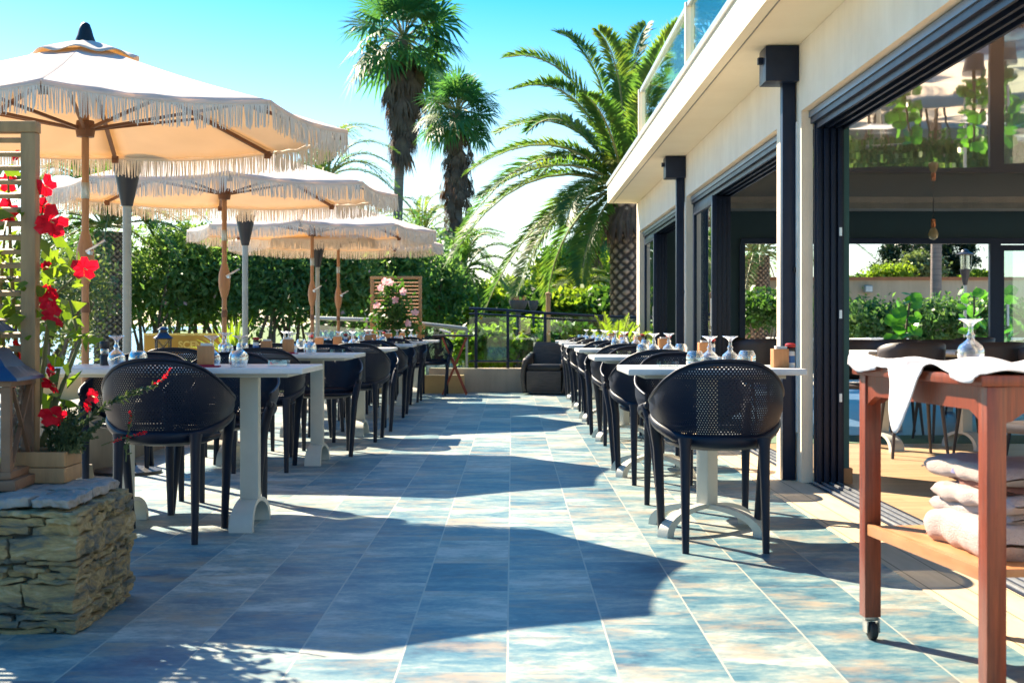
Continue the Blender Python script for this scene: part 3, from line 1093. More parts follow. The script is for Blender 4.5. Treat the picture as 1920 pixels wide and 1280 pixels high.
def shell_pt(t, v):
    """t 0..1 round the tub, v 0..1 from lower to upper edge"""
    th = (t * 2 - 1) * TH
    s_ = abs(t * 2 - 1)
    z = interp(ZB, s_) * (1 - v) + interp(ZT, s_) * v
    zz = (z - 0.45) / 0.35
    a = 0.235 + 0.05 * smooth(zz * 1.6) + 0.02 * smooth((s_ - 0.4) * 2.5)
    a = min(a, 0.287)
    if s_ < 0.5:
        a -= 0.02 * smooth((0.5 - s_) * 2) * (1 - smooth(zz * 2))
    bk = 0.25 + 0.07 * zz + 0.012 * sin(pi * min(1, zz))
    e = 0.86
    sx = (abs(sin(th)) ** e) * (1 if th > 0 else -1)
    cyv = (abs(cos(th)) ** e) * (1 if cos(th) > 0 else -1)
    return (a * sx, 0.03 - bk * cyv, z)


def make_chair():
    t = thing("perforated_armchair", "black perforated armchair", "chair")
    nu, nv = 56, 16
    mb = MB().grid(lambda u, v: shell_pt(u, v), nu, nv)
    sh = mb.build("backrest_shell", M["perforated"], t, smooth=True, angle=180)
    me = sh.data
    for nm in ("metres", "unit"):
        me.uv_layers.new(name=nm)
    uva, uvb = me.uv_layers["metres"].data, me.uv_layers["unit"].data
    for lp in me.loops:
        k = lp.vertex_index
        i, j = k % (nu + 1), k // (nu + 1)
        th = (i / nu * 2 - 1) * TH
        uva[lp.index].uv = (th * 0.27, mb.v[k].z)
        uvb[lp.index].uv = (i / nu, j / nv)
    md = sh.modifiers.new("thickness", 'SOLIDIFY')
    md.thickness = 0.0025
    md.offset = 0
    # rolled rim along the top and the lower rail that carries the legs
    top = [shell_pt(i / 60, 1.0) for i in range(61)]
    MB().tube(top, 0.0075, 8).build("rim", M["plastic"], t, True, angle=180)
    low = [Vector(shell_pt(i / 60, 0.02)) for i in range(61)]
    fr = MB().tube(low, [0.013 + 0.008 * (1 - abs(i / 30 - 1)) for i in range(61)], 8, flat=1.5)
    fr.build("lower_rail", M["plastic"], t, True, angle=180)
    # seat pan, bulging down
    sp = MB()

    def rim(a, r):
        c, s_ = cos(a), sin(a)
        x = 0.225 * (abs(c) ** 0.62) * (1 if c > 0 else -1)
        y = 0.01 + 0.225 * (abs(s_) ** 0.62) * (1 if s_ > 0 else -1)
        return x * r, y * r
    rings = [(0.0, .434), (.4, .436), (.8, .446), (.97, .457), (1.0, .452), (.985, .440), (.8, .425), (.4, .412), (0.0, .410)]

    def seatfn(u, v):
        k = v * (len(rings) - 1)
        i = min(int(k), len(rings) - 2)
        r = rings[i][0] + (rings[i + 1][0] - rings[i][0]) * (k - i)
        z = rings[i][1] + (rings[i + 1][1] - rings[i][1]) * (k - i)
        x, y = rim(2 * pi * u, max(r, 0.001))
        return (x, y, z)
    sp.grid(seatfn, 36, len(rings) - 1, wrap=True).build("seat", M["plastic"], t, True, angle=60)
    for s_ in (-1, 1):
        back = [(s_ * .165, -.235, .475), (s_ * .166, -.243, .44), (s_ * .167, -.255, .3), (s_ * .168, -.266, .14), (s_ * .168, -.275, 0)]
        MB().tube(back, [.034, .027, .023, .0195, .0165], 10, flat=0.9).build("leg", M["plastic"], t, True, angle=60)
        front = [(s_ * .268, .10, .552), (s_ * .255, .135, .50), (s_ * .238, .17, .40), (s_ * .226, .205, .2), (s_ * .214, .235, 0)]
        MB().tube(front, [.022, .026, .024, .0195, .0165], 10, flat=0.9).build("leg", M["plastic"], t, True, angle=60)
    return t


def arch(mb, length, width, height, thick, ang):
    """a flat strap bent into an arch and standing on its two tips"""
    n = 20
    ca, sa = cos(ang), sin(ang)
    L = length / 2
    base = len(mb.v)
    for i in range(n + 1):
        q = pi * i / n
        # flattened feet at both ends
        x = -L * cos(q) * (1.0 if True else 1)
        zo = height * (abs(sin(q)) ** 0.8)
        xi = -(L - thick * 2.2) * cos(q)
        zi = max(0.0, (height - thick) * (abs(sin(q)) ** 0.85))
        wv = width * (0.5 + 0.12 * abs(cos(q)) ** 2)
        for (xx, zz) in ((x, zo), (xi, zi)):
            for yy in (-wv, wv):
                mb.v.append(Vector((xx * ca - yy * sa, xx * sa + yy * ca, zz)))
    for i in range(n):
        a = base + i * 4
        b = a + 4
        mb.f += [(a, a + 1, b + 1, b), (a + 2, b + 2, b + 3, a + 3), (a, b, b + 2, a + 2), (a + 1, a + 3, b + 3, b + 1)]
    mb.f += [(base, base + 2, base + 3, base + 1)]
    e = base + n * 4
    mb.f += [(e, e + 1, e + 3, e + 2)]


def make_table(w_, d_, cross, name, cat="table"):
    t = thing(name, "white table", cat)
    H = 0.76
    tp = MB().box(-w_ / 2, w_ / 2, -d_ / 2, d_ / 2, H - 0.028, H)
    tp.build("table_top", M["table_top"], t, bevel=0.007, seg=3)
    MB().box(-w_ / 2 + .08, w_ / 2 - .08, -d_ / 2 + .08, d_ / 2 - .08, H - 0.045, H - 0.029).build("top_plate", M["pedestal"], t)
    c = MB()
    if cross:
        m = Matrix.Rotation(radians(40), 4, 'Z')
        c.box(-.036, .036, -.036, .036, .118, H - .046, m)
    else:
        c.box(-.044, .044, -.036, .036, .115, H - .046)
    c.build("pedestal", M["pedestal"], t, bevel=0.006)
    if cross:
        for a in (radians(45), radians(-45)):
            f = MB()
            arch(f, .66, .045 + (0.0005 if a > 0 else 0), .125 + (0.0035 if a > 0 else 0), .022, a)
            f.build("base_arch", M["pedestal"], t, True, angle=35)
    else:
        f = MB()
        arch(f, .50, .088, .135, .02, radians(90))
        f.build("base_arch", M["pedestal"], t, True, angle=35)
    return t


def make_wine_glass():
    t = MB().lathe([(.030, 0), (.036, .012), (.0405, .03), (.040, .045), (.034, .058), (.022, .068), (.0125, .076), (.0105, .082),
                    (.0135, .088), (.0135, .092), (.009, .097), (.0075, .105), (.0075, .117), (.010, .124), (.020, .133),
                    (.034, .140), (.037, .1425), (.036, .1445), (0, .1445)], 24)
    o = t.build("wine_glass", M["table_glass"], None, True, angle=50)
    return tag(o, "glass", "glass")


def make_tumbler():
    t = MB().lathe([(.036, 0), (.041, .02), (.0425, .04), (.040, .058), (.033, .070), (.030, .075), (.028, .076), (0, .076)], 24)
    t.lathe([(.0335, .002), (.038, .02), (.0395, .04), (.037, .056), (.029, .067), (0, .067)], 24)
    o = t.build("tumbler", M["table_glass"], None, True, angle=50)
    return tag(o, "glass", "glass")


def make_napkin_block():
    o = thing("cutlery_block", "block", "napkin holder")
    mb = MB()
    mb.box(-.036, .036, -.026, -.018, 0, .086)
    mb.box(-.036, .036, .018, .026, 0, .086)
    mb.box(-.036, -.028, -.018, .018, 0, .086)
    mb.box(.028, .036, -.018, .018, 0, .086)
    mb.box(-.028, .028, -.018, .018, 0, .010)
    mb.build("box", M["block_wood"], o, bevel=0.002)
    MB().box(-.026, .026, -.014, .012, .011, .098, Matrix.Rotation(radians(3), 4, 'Y')).build("napkins", M["paper"], o)
    return o


def make_bottle(red):
    o = thing("sauce_bottle" if red else "pepper_mill", "bottle", "bottle" if red else "mill")
    if red:
        MB().lathe([(0, 0), (.020, .001), (.021, .006), (.021, .068), (.019, .074), (.017, .076), (0, .076)], 18).build("body", M["paper"], o, True, angle=50)
        MB().lathe([(.0214, .022), (.0216, .024), (.0216, .052), (.0214, .054)], 18).build("label", M["label_blue"], o, True)
        MB().lathe([(0, .0765), (.019, .077), (.021, .082), (.021, .088), (.016, .090), (0, .0902)], 18).build("shoulder", M["black"], o, True, angle=50)
        MB().lathe([(0, .0905), (.018, .091), (.024, .096), (.024, .106), (.017, .111), (0, .112)], 18).build("cap", M["red_cap"], o, True, angle=50)
    else:
        MB().lathe([(0, 0), (.022, 0), (.0225, .045), (.019, .05), (.018, .052), (0, .052)], 18).build("base", M["black"], o, True, angle=50)
        MB().lathe([(0, .0525), (.016, .053), (.020, .058), (.021, .075), (.018, .08), (0, .0802)], 18).build("jar", M["table_glass"], o, True, angle=50)
        MB().lathe([(0, .0805), (.021, .081), (.024, .086), (.024, .112), (.021, .116), (0, .1162)], 18).build("cap", M["black"], o, True, angle=50)
    return o


def make_ashtray():
    mb = MB()
    mb.box(-.045, .045, -.045, .045, 0, .008)
    for a in range(4):
        m = Matrix.Rotation(a * pi / 2, 4, 'Z')
        mb.box(-.045, -.008, -.045, -.036, .008, .03, m)
        mb.box(.008, .036, -.045, -.036, .008, .03, m)
        mb.box(-.008, .008, -.045, -.036, .008, .022, m)
    o = mb.build("ashtray", M["table_glass"], None)
    return tag(o, "ashtray", "ashtray")


def make_napkin():
    mb = MB()
    mb.box(-.085, .085, -.05, .05, 0, .006)
    mb.box(-.08, .06, -.045, .047, .006, .012, Matrix.Rotation(.1, 4, 'Z'))
    o = mb.build("paper_napkin", M["red_napkin"], None, bevel=0.002)
    return tag(o, "napkin", "napkin")


CH = make_chair()
TB_R = make_table(.79, .70, True, "cafe_table")
TB_L = make_table(.60, .70, False, "pedestal_table")
WG, TU, NB, SB, PM, AT, NP = (make_wine_glass(), make_tumbler(), make_napkin_block(), make_bottle(True), make_bottle(False),
                              make_ashtray(), make_napkin())

ORD = ["nearest", "second", "third", "fourth", "fifth", "farthest"]
TH_ = 0.76
rng = random.Random(11)

# ------------------------------------------------------------------ right row, along the glass doors
RT = [(.908, 6.62), (.905, 9.16), (.935, 11.92), (.94, 14.35), (.95, 16.45), (.96, 18.5)]
for i, (x, y) in enumerate(RT):
    o_ = ORD[i]
    near = "at the %s table beside the glass doors" % o_
    place(TB_R, (x, y, 0), 0 if i == 0 else radians(rng.uniform(-2, 2)),
          "white square table on cross-arched foot, %s of the row beside the glass doors" % o_, "tables beside the glass doors")
    place(CH, (x - .013 + rng.uniform(-.01, .01), y - .40, 0), radians(rng.uniform(-6, 6)) if i else 0,
          "black perforated armchair, its back to us, %s" % near, "chairs beside the glass doors")
    place(CH, (x + rng.uniform(-.01, .03), y + .69, 0), pi + radians(rng.uniform(-9, 9)),
          "black perforated armchair facing us across %s" % near[3:], "chairs beside the glass doors")
    on = "on the %s table by the glass doors" % o_
    g = "tableware by the glass doors"
    place(AT, (x - .20, y - .16, TH_), 0, "square clear glass ashtray %s" % on, g)
    place(TU, (x - .075, y - .15, TH_), 0, "upturned tumbler beside the ashtray %s" % on, g)
    place(WG, (x + .0, y - .09, TH_), 0, "upturned wine glass, left of the pair, %s" % on, g)
    place(WG, (x + .10, y - .05, TH_), 0, "upturned wine glass, right of the pair, %s" % on, g)
    place(TU, (x + .185, y + .0, TH_), .3, "upturned tumbler right of both wine glasses %s" % on, g)
    place(NB, (x + .315, y - .12, TH_), radians(8), "small wooden cutlery block %s" % on, g)
    place(SB, (x + .368, y - .10, TH_), radians(30), "red-capped white bottle beside the wooden block %s" % on, g)
    if i == 0:
        bread = MB().box(-.06, .06, -.012, .012, 0, .006, Matrix.Rotation(.2, 4, 'Z')).build("wooden_coaster", M["peach_food"], None, bevel=.003)
        bread.location = (x - .04, y - .24, TH_)
        tag(bread, "small orange wooden stick lying before the tumbler on the nearest right table", "stirrer")

# ------------------------------------------------------------------ left rows, under the parasols
LT = [(-.947, 6.78), (-1.055, 9.90), (-1.026, 12.4), (-1.02, 14.95), (-1.03, 17.3), (-.98, 19.0)]
LCH = {0: [(-1.56, -.322, 0), (-1.50, .60, 1), (-1.95, .66, 1)],
       1: [(-1.665, -.445, 0), (-2.22, -.42, 0), (-1.40, .66, 1), (-2.0, .64, 1)],
       2: [(-1.305, -.525, 0), (-1.95, -.47, 0), (-1.33, .62, 1), (-1.95, .6, 1)],
       3: [(-1.36, -.45, 0), (-1.93, -.45, 0), (-1.35, .62, 1), (-1.9, .6, 1)],
       4: [(-1.42, -.42, 0), (-1.95, -.42, 0), (-1.36, .6, 1), (-1.95, .6, 1)],
       5: [(-1.62, -.45, 0), (-1.10, .62, 1), (-1.80, .6, 1)]}
for i, (xr, y) in enumerate(LT):
    o_ = ORD[i]
    for k in range(2):
        xc = xr - .30 - .603 * k
        side = ("aisle-side", "outer")[k]
        place(TB_L, (xc, y, 0), radians(rng.uniform(-.6, .6)),
              "white pedestal table, %s half of the %s table pair under the parasols" % (side, o_), "tables under the parasols")
        on = "on the %s %s table under the parasols" % (o_, side)
        g = "tableware under the parasols"
        place(TU, (xc - .02 if k == 0 else xc + .12, y - .2, TH_), 0, "upturned tumbler %s" % on, g)
        place(WG, (xc - .17 if k == 0 else xc + .01, y - .06 - .1 * k, TH_), 0, "upturned wine glass, front one, %s" % on, g)
        place(WG, (xc - .08, y + .16, TH_), 0, "upturned wine glass, rear one, %s" % on, g)
        if k == 0:
            place(AT, (xc + .15, y - .08, TH_), 0, "square clear glass ashtray %s" % on, g)
            place(NB, (xc - .17, y - .2, TH_), radians(rng.uniform(-6, 6)), "wooden cutlery block %s" % on, g)
            place(NP, (xc - .19, y - .2, TH_ - .0), .1, "folded crimson paper napkin under the block %s" % on, g)
            bpy.data.objects  # block stands on the napkin
        else:
            if i == 0:
                place(PM, (xc - .12, y + .1, TH_), 0, "black-capped pepper mill %s" % on, g)
            else:
                place(SB, (xc + .17, y + .03, TH_), 0, "red-capped white bottle %s" % on, g)
                place(NB, (xc + .24, y + .05, TH_), 0, "wooden cutlery block %s" % on, g)
    nn = 0
    for (cx_, dy, far) in LCH[i]:
        fx = "aisle-side" if cx_ > -1.72 else "outer"
        place(CH, (cx_, y + dy, 0), (pi if far else 0) + radians(rng.uniform(-8, 8)),
              "black perforated %s armchair %s the %s table pair under the parasols" %
              (fx, "facing us across" if far else "backing us at", o_), "chairs under the parasols")
# blocks rest on their napkins
for ob in bpy.data.objects:
    if ob.name.startswith("cutlery_block") and "aisle-side table under the parasols" in str(ob.get("label")):
        ob.location.z = TH_ + .0125


# ------------------------------------------------------------------ parasols
def make_parasol():
    t = thing("fringed_parasol", "parasol", "parasol")
    R, ZR, ZA, K = 1.37, 2.01, 2.43, 8
    ph = radians(9)
    cor = [Vector((R * cos(ph + k * pi / 4), R * sin(ph + k * pi / 4), ZR)) for k in range(K)]
    mb = MB()
    nr, ns = 12, 8
    for k in range(K):
        a, b = cor[k], cor[(k + 1) % K]

        def fn(u, v, a=a, b=b):
            r = 0.10 + 0.90 * v
            e = a.lerp(b, u)
            x, y = e.x * r, e.y * r
            z = ZA - (ZA - ZR) * (r ** 1.06)
            sag = 4 * u * (1 - u)
            z += -0.028 * sag * r - 0.02 * sin(pi * v) + 0.006 * sin(23 * u + 9 * v + k) * v * sag
            return (x * (1 - 0.012 * sag * v), y * (1 - 0.012 * sag * v), z)
        mb.grid(fn, ns, nr)
    cano = mb.build("canopy", M["canvas"], t, True, angle=24, solid=0.004)
    # vent cap with wavy edge
    vb = MB()

    def vent(u, v):
        a = 2 * pi * u
        r = 0.02 + 0.255 * v
        return (r * cos(a), r * sin(a), ZA + 0.022 - 0.088 * v ** 1.15 + 0.012 * v * sin(8 * a + .6))
    vb.grid(vent, 64, 6, wrap=True)
    vb.build("vent_cap", M["canvas"], cano, True, angle=60, solid=0.004)
    # valance and fringe strands
    r_ = random.Random(3)
    val, fr = MB(), MB()
    for k in range(K):
        a, b = cor[k], cor[(k + 1) % K]
        e = (b - a)
        L = e.length
        out = Vector(((a.x + b.x) / 2, (a.y + b.y) / 2, 0)).normalized()

        def edge(u):
            sag = 4 * u * (1 - u)
            p = a.lerp(b, u)
            return Vector((p.x * (1 - 0.012 * sag), p.y * (1 - 0.012 * sag), ZR - 0.028 * sag)) + out * 0.004

        def vf(u, v):
            return edge(u) + Vector((0, 0, 0.004 - 0.026 * v)) + out * 0.004 * sin(40 * u) * v
        val.grid(vf, 14, 2)
        u = 0.0
        while u < 1:
            wd = r_.uniform(.006, .011)
            ln = r_.uniform(.096, .118)
            p0 = edge(min(1, u)) + Vector((0, 0, -0.016)) + out * r_.uniform(.001, .006)
            p1 = edge(min(1, u + wd / L)) + Vector((0, 0, -0.016)) + out * r_.uniform(.001, .006)
            sw = e.normalized() * r_.uniform(-.008, .008) + out * r_.uniform(-.008, .012)
            m0, m1 = p0.lerp(p1, .1), p0.lerp(p1, .9)
            q0 = p0.lerp(p1, .25) + sw + Vector((0, 0, -ln))
            q1 = p0.lerp(p1, .75) + sw + Vector((0, 0, -ln * r_.uniform(.9, 1.05)))
            h0 = m0.lerp(q0, .5) + out * r_.uniform(-.004, .004)
            h1 = m1.lerp(q1, .5) + out * r_.uniform(-.004, .004)
            n = len(fr.v)
            fr.v += [m0, m1, h1, h0, q1, q0]
            fr.f += [(n, n + 1, n + 2, n + 3), (n + 3, n + 2, n + 4, n + 5)]
            u += wd / L * r_.uniform(.8, 1.15)
    val.build("valance", M["canvas"], t, True, solid=0.003)
    fo = fr.build("fringe", M["fringe"], t, solid=0.002)
    # ribs and struts
    hub = Vector((0, 0, ZA - 0.03))
    run = Vector((0, 0, ZR - 0.02))
    for k in range(K):
        c = cor[k]
        rb = MB().beam(hub + Vector((c.x, c.y, 0)) * 0.02 + Vector((0, 0, -.03)), Vector((c.x * .985, c.y * .985, ZR - .03)), .022, .018).build("rib", M["wood_dark"], t)
        mid = hub.lerp(c, .56) + Vector((0, 0, -0.05))
        MB().beam(run + Vector((c.x, c.y, 0)).normalized() * .05, mid, .016, .016).build("strut", M["wood_dark"], rb)
        MB().box(-.018, .018, -.012, .012, -.03, .012, Matrix.Translation(c * .965 + Vector((0, 0, ZR * .035 - .022)))).build("rib_tip", M["wood_dark"], rb)
    MB().tube([(0, 0, 0), (0, 0, ZA + .01)], .0195, 14).build("pole", M["wood"], t, True, angle=50)
    MB().lathe([(0, ZR - .07), (.045, ZR - .065), (.052, ZR - .02), (.045, ZR + .02), (0, ZR + .02)], 16).build("runner", M["wood_dark"], t, True, angle=50)
    bl = MB().lathe([(.020, 1.17), (.028, 1.19), (.043, 1.25), (.047, 1.30), (.043, 1.36), (.028, 1.42), (.020, 1.45)], 16)
    bl.build("crank_housing", M["wood"], t, True, angle=60)
    hd = MB().beam((.03, -.045, 1.34), (.05, -.06, 1.33), .02)
    hd.tube([(.02, -.05, 1.34), (.09, -.075, 1.375), (.125, -.08, 1.395)], .008, 8)
    hd.build("crank_handle", M["alu_light"], t)
    MB().lathe([(.021, 1.62), (.0225, 1.625), (.0225, 1.70), (.021, 1.705)], 14).build("sleeve", M["steel"], t, True)
    MB().lathe([(0.022, 1.02), (.0235, 1.025), (.0235, 1.07), (.022, 1.075)], 14).build("joint_collar", M["wood_dark"], t, True)
    MB().lathe([(.055, ZA + .0), (.052, ZA + .025), (.042, ZA + .05), (.034, ZA + .08), (.024, ZA + .108), (.012, ZA + .118), (0, ZA + .12)], 16).build(
        "finial", M["black"], t, True, angle=50)
    MB().lathe([(.0, 0), (.24, .0), (.24, .035), (.2, .05), (.06, .06), (.035, .22), (.0, .22)], 24).build("base", M["concrete"], t, True, angle=40)
    return t


PA = make_parasol()
names = ["largest and nearest cream fringed parasol, over the front tables", "second cream fringed parasol from the front",
         "third cream fringed parasol from the front", "farthest cream fringed parasol, beside the trellis"]
for i, (x, y, rz) in enumerate(((-2.25, 7.5, 0), (-2.265, 11.2, 4), (-2.22, 15.8, -6), (-2.21, 18.1, 8))):
    place(PA, (x, y, -0.0), radians(rz), names[i], "fringed parasols")


# ------------------------------------------------------------------ patio torches / heaters
def make_heater():
    t = thing("patio_heater", "heater", "patio heater")
    MB().lathe([(0, 0), (.22, 0), (.22, .02), (.06, .05), (.03, .12), (0, .12)], 24).build("base", M["heater_black"], t, True, angle=40)
    prof = [(.028, .1)]
    z = .1
    while z < 1.73:
        prof += [(.0285, z + .004), (.0262, z + .010), (.0285, z + .016)]
        z += .02
    MB().lathe(prof, 18).build("pole", M["heater_pole"], t, True, angle=60)
    MB().lathe([(0, 1.72), (.036, 1.725), (.048, 1.78), (.095, 2.00), (.098, 2.015), (.09, 2.02), (0, 2.02)], 24).build("burner_cone", M["heater_black"], t, True, angle=40)
    MB().open_lathe([(.078, 2.02), (.078, 2.27)], 24).build("glass_cylinder", M["amber_glass"], t, True)
    MB().lathe([(.04, 2.02), (.06, 2.04), (.06, 2.055), (.05, 2.06), (.066, 2.07), (.066, 2.08), (0, 2.085)], 20).build("burner", M["steel"], t, True)
    for k in range(3):
        a = 2 * pi * k / 3
        MB().tube([(.09 * cos(a), .09 * sin(a), 2.0), (.115 * cos(a), .115 * sin(a), 2.15), (.125 * cos(a), .125 * sin(a), 2.29)], .005, 6).build("stay", M["steel"], t)
    MB().lathe([(0, 2.27), (.09, 2.275), (.16, 2.285), (.165, 2.295), (.12, 2.32), (.075, 2.34), (.06, 2.37), (0, 2.395)], 24).build("cap", M["heater_black"], t, True, angle=40)
    return t


HE = make_heater()
hn = ["nearest grey ribbed patio heater, behind the front parasol pole", "second patio heater, under the second parasol",
      "farthest patio heater of the parasol row", "patio heater with glass lamp seen through the dining room windows"]
for i, (x, y) in enumerate(((-2.49, 9.2), (-2.57, 13.7), (-2.57, 18.8), (8.38, 26.3))):
    o = place(HE, (x, y, 0 if i < 3 else -.02), 0, hn[i], "patio heaters")


# ------------------------------------------------------------------ trolley
TRA = radians(6.3)
tr = thing("serving_trolley", "mahogany serving trolley on casters with white cloth and towels, by the open door", "trolley", (1.325, 3.936, 0), TRA)
hx, hy = .190, .4175
ZT_ = .83
for sx in (-1, 1):
    for sy in (-1, 1):
        x, y = sx * hx, sy * hy
        lg = MB().box(x - .0255, x + .0255, y - .0255, y + .0255, .068, ZT_ - .028).build("leg", M["mahogany"], tr, bevel=.004)
        c = MB().box(x - .02, x + .02, y - .012, y + .012, .055, .067)
        c.box(x - .021, x - .016, y - .03, y + .01, .022, .058)
        c.box(x + .016, x + .021, y - .03, y + .01, .022, .066)
        cs = c.build("caster", M["steel"], lg, bevel=.002)
        mrot = Matrix.Translation((x, y - .018, .028)) @ Matrix.Rotation(pi / 2, 4, 'Y')
        MB().lathe([(0, -.013), (.02, -.013), (.027, -.009), (.028, 0), (.027, .009), (.02, .013), (0, .013)], 20, m=mrot).build("caster_wheel", M["rubber"], lg, True, angle=40)


def apron(x0, y0, x1, y1, nm):
    """rail with a shallow curve cut out of its lower edge"""
    a, b = Vector((x0, y0, 0)), Vector((x1, y1, 0))
    d = (b - a)
    L = d.length
    d.normalize()
    s_ = Vector((-d.y, d.x, 0)) * .011
    mb = MB()
    n = 24
    for i in range(n + 1):
        u = i / n
        zb = ZT_ - .118 + .028 * smooth(min(u, 1 - u) * L / .06)
        p = a + d * L * u
        for sg in (-1, 1):
            mb.v += [p + s_ * sg + Vector((0, 0, zb)), p + s_ * sg + Vector((0, 0, ZT_ - .029))]
    for i in range(n):
        k = i * 4
        mb.f += [(k, k + 1, k + 5, k + 4), (k + 2, k + 6, k + 7, k + 3), (k, k + 4, k + 6, k + 2), (k + 1, k + 3, k + 7, k + 5)]
    mb.f += [(0, 2, 3, 1), (n * 4, n * 4 + 1, n * 4 + 3, n * 4 + 2)]
    mb.build(nm, M["mahogany"], tr)


apron(-hx - .008, -hy + .026, -hx - .008, hy - .026, "apron")
apron(hx + .008, -hy + .026, hx + .008, hy - .026, "apron")
apron(-hx + .026, hy + .008, hx - .026, hy + .008, "apron")
apron(-hx + .026, -hy - .008, hx - .026, -hy - .008, "apron")
MB().box(-.235, .235, -.455, .455, ZT_ - .028, ZT_).build("trolley_top", M["mahogany"], tr, bevel=.006)
MB().box(-hx + .0, hx - .0, -hy + .027, hy - .027, .325, .347).build("shelf", M["shelf_wood"], tr, bevel=.003)
MB().box(-hx - .02, -hx - .001, -hy + .027, hy - .027, .318, .352).build("shelf_lip", M["shelf_wood"], tr, bevel=.003)

# white cloth thrown over the top, one corner hanging off the aisle side
def cloth_pt(u, v):
    ly = -.46 + .905 * v
    o_ = .020 + .020 * smooth((v - .84) * 8) + .155 * exp(-((v - .52) / .075) ** 2) + .012 * sin(17 * v)
    arc = u * (.47 + o_)
    w1 = .006 * sin(9 * v * 3 + 5 * u) + .006 * sin(17 * u + 11 * v) + .012 * exp(-((v - .52 - .35 * (u - .9)) / .05) ** 2)
    if v > .86:
        w1 += .02 * smooth((v - .86) * 8) * smooth(u * 1.6 - .4)
    wr = max(0.0, w1 + .008)
    ed = .238
    x = .235 - arc
    if x > -ed:
        return (x, ly, ZT_ + .004 + wr)
    over = -ed - x
    a = min(over / .02, pi / 2)
    out = .012 * sin(a) + .010 * sin(26 * v) * smooth(over * 9) + .014 * smooth(over * 8)
    drop = over if over > .02 else over * over / .04
    return (-ed - out, ly + .35 * over * (.52 - v) * 1.2, ZT_ + .004 + wr * (1 - smooth(over * 12)) - drop)


cl = MB().grid(cloth_pt, 70, 90).build("table_cloth", M["cloth"], None, True, angle=180, solid=.003)
cl.location, cl.rotation_euler = (1.325, 3.936, 0), (0, 0, TRA)
tag(cl, "crumpled white cloth thrown over the mahogany trolley, one corner hanging", "cloth")

gw = place(WG, (1.29, 4.0, ZT_ + .014), 0, "large upturned wine glass standing on the white trolley cloth", "glass on the trolley")
gw.scale = (.92, .92, .88)


# towels, each folded over on itself
def towel(z, wx, ly, hgt, layers, seed, name, label, mat, off=(0, 0), rz=0):
    mb = MB()
    r_ = random.Random(seed)
    for q in range(layers):
        zc = z + hgt * (q + .5) / layers
        th = hgt / layers * .62
        dx, dy = r_.uniform(-.012, .012), r_.uniform(-.02, .02)

        def fn(u, v, zc=zc, th=th, dx=dx, dy=dy, q=q):
            a = 2 * pi * u
            c, s_ = cos(a), sin(a)
            hw = wx / 2 * (1 - .02 * q)
            x = (hw - th) * max(-1, min(1, c * 3.0)) + th * c
            zz = th * (abs(s_) ** .7) * (1 if s_ > 0 else -1)
            y = (v - .5) * ly
            endr = sqrt(max(0.0, 1 - (2 * abs(v - .5)) ** 10))
            nn = noise.noise(Vector((x * 14, y * 14, zc * 30 + seed))) * .009
            return (off[0] + dx + x * (.97 + .03 * endr) + nn, off[1] + dy + y, zc + zz * max(.08, endr) + nn * 1.2 - .012 * smooth(abs(x) * 3) * q)
        mb.grid(fn, 40, 24, wrap=True)
    o = mb.build(name, mat, None, True, angle=80)
    o.location, o.rotation_euler = (1.325, 3.936, 0), (0, 0, TRA + rz)
    tag(o, label, "towel", "folded towels")
    # hem fringe at the far end
    fb = MB()
    for k in range(26):
        x = off[0] - wx / 2 + .02 + (wx - .04) * k / 25
        y = off[1] + ly / 2
        fb.tube([(x, y - .01, z + hgt * .35), (x + r_.uniform(-.006, .006), y + .018, z + hgt * .25), (x + r_.uniform(-.01, .01), y + .035, z + .006)], .0022, 5)
    fb.build("tassels", mat, o)
    return o


t1 = towel(.348, .31, .46, .085, 1, 1, "folded_towel", "lowest thick white towel folded on the trolley shelf", M["towel"], (.02, -.10))
t2 = towel(.434, .28, .44, .075, 2, 2, "folded_towel", "second white towel, in the middle of the stack on the trolley shelf", M["towel"], (.03, -.07), .09)
t3 = towel(.508, .17, .38, .026, 1, 3, "folded_towel", "brown-pink towel tucked between the white towels", M["towel_brown"], (.02, -.05), -.03)
t4 = towel(.530, .27, .50, .045, 1, 4, "folded_towel", "topmost white towel of the stack on the trolley shelf", M["towel"], (.05, .01), .02)
hm = MB()
hm.grid(lambda u, v: (.05 - .133 + .004 * sin(20 * v), .01 - .20 + .42 * v, .548 + .016 * (u - .5)), 2, 20)
hm.build("hem", M["hem"], t4, solid=.004)

# ------------------------------------------------------------------ dining room furniture
def make_inner_chair():
    t = thing("dining_chair", "chair", "chair")
    s_ = MB()

    def bk(u, v):
        a = (u - .5) * radians(170)
        z = .50 + .335 * v - .05 * (abs(u - .5) * 2) ** 3 * v
        r = .225 + .02 * v
        return (r * sin(a), .05 - (r + .02) * cos(a), z)
    s_.grid(bk, 24, 6)
    s_.build("backrest", M["chair_brown"], t, True, angle=80, solid=.012)
    MB().lathe([(0, .43), (.20, .435), (.225, .45), (.225, .465), (.2, .475), (0, .472)], 28).build("seat", M["chair_brown"], t, True, angle=50)
    for sx in (-1, 1):
        for sy in (-1, 1):
            MB().tube([(sx * .16, sy * .16, .45), (sx * .2, sy * .215, 0)], [.016, .011], 8).build("leg", M["chair_brown"], t, True)
        MB().tube([(sx * .17, -.12, .45), (sx * .205, -.05, .56)], .013, 8).build("back_support", M["chair_brown"], t, True)
    return t


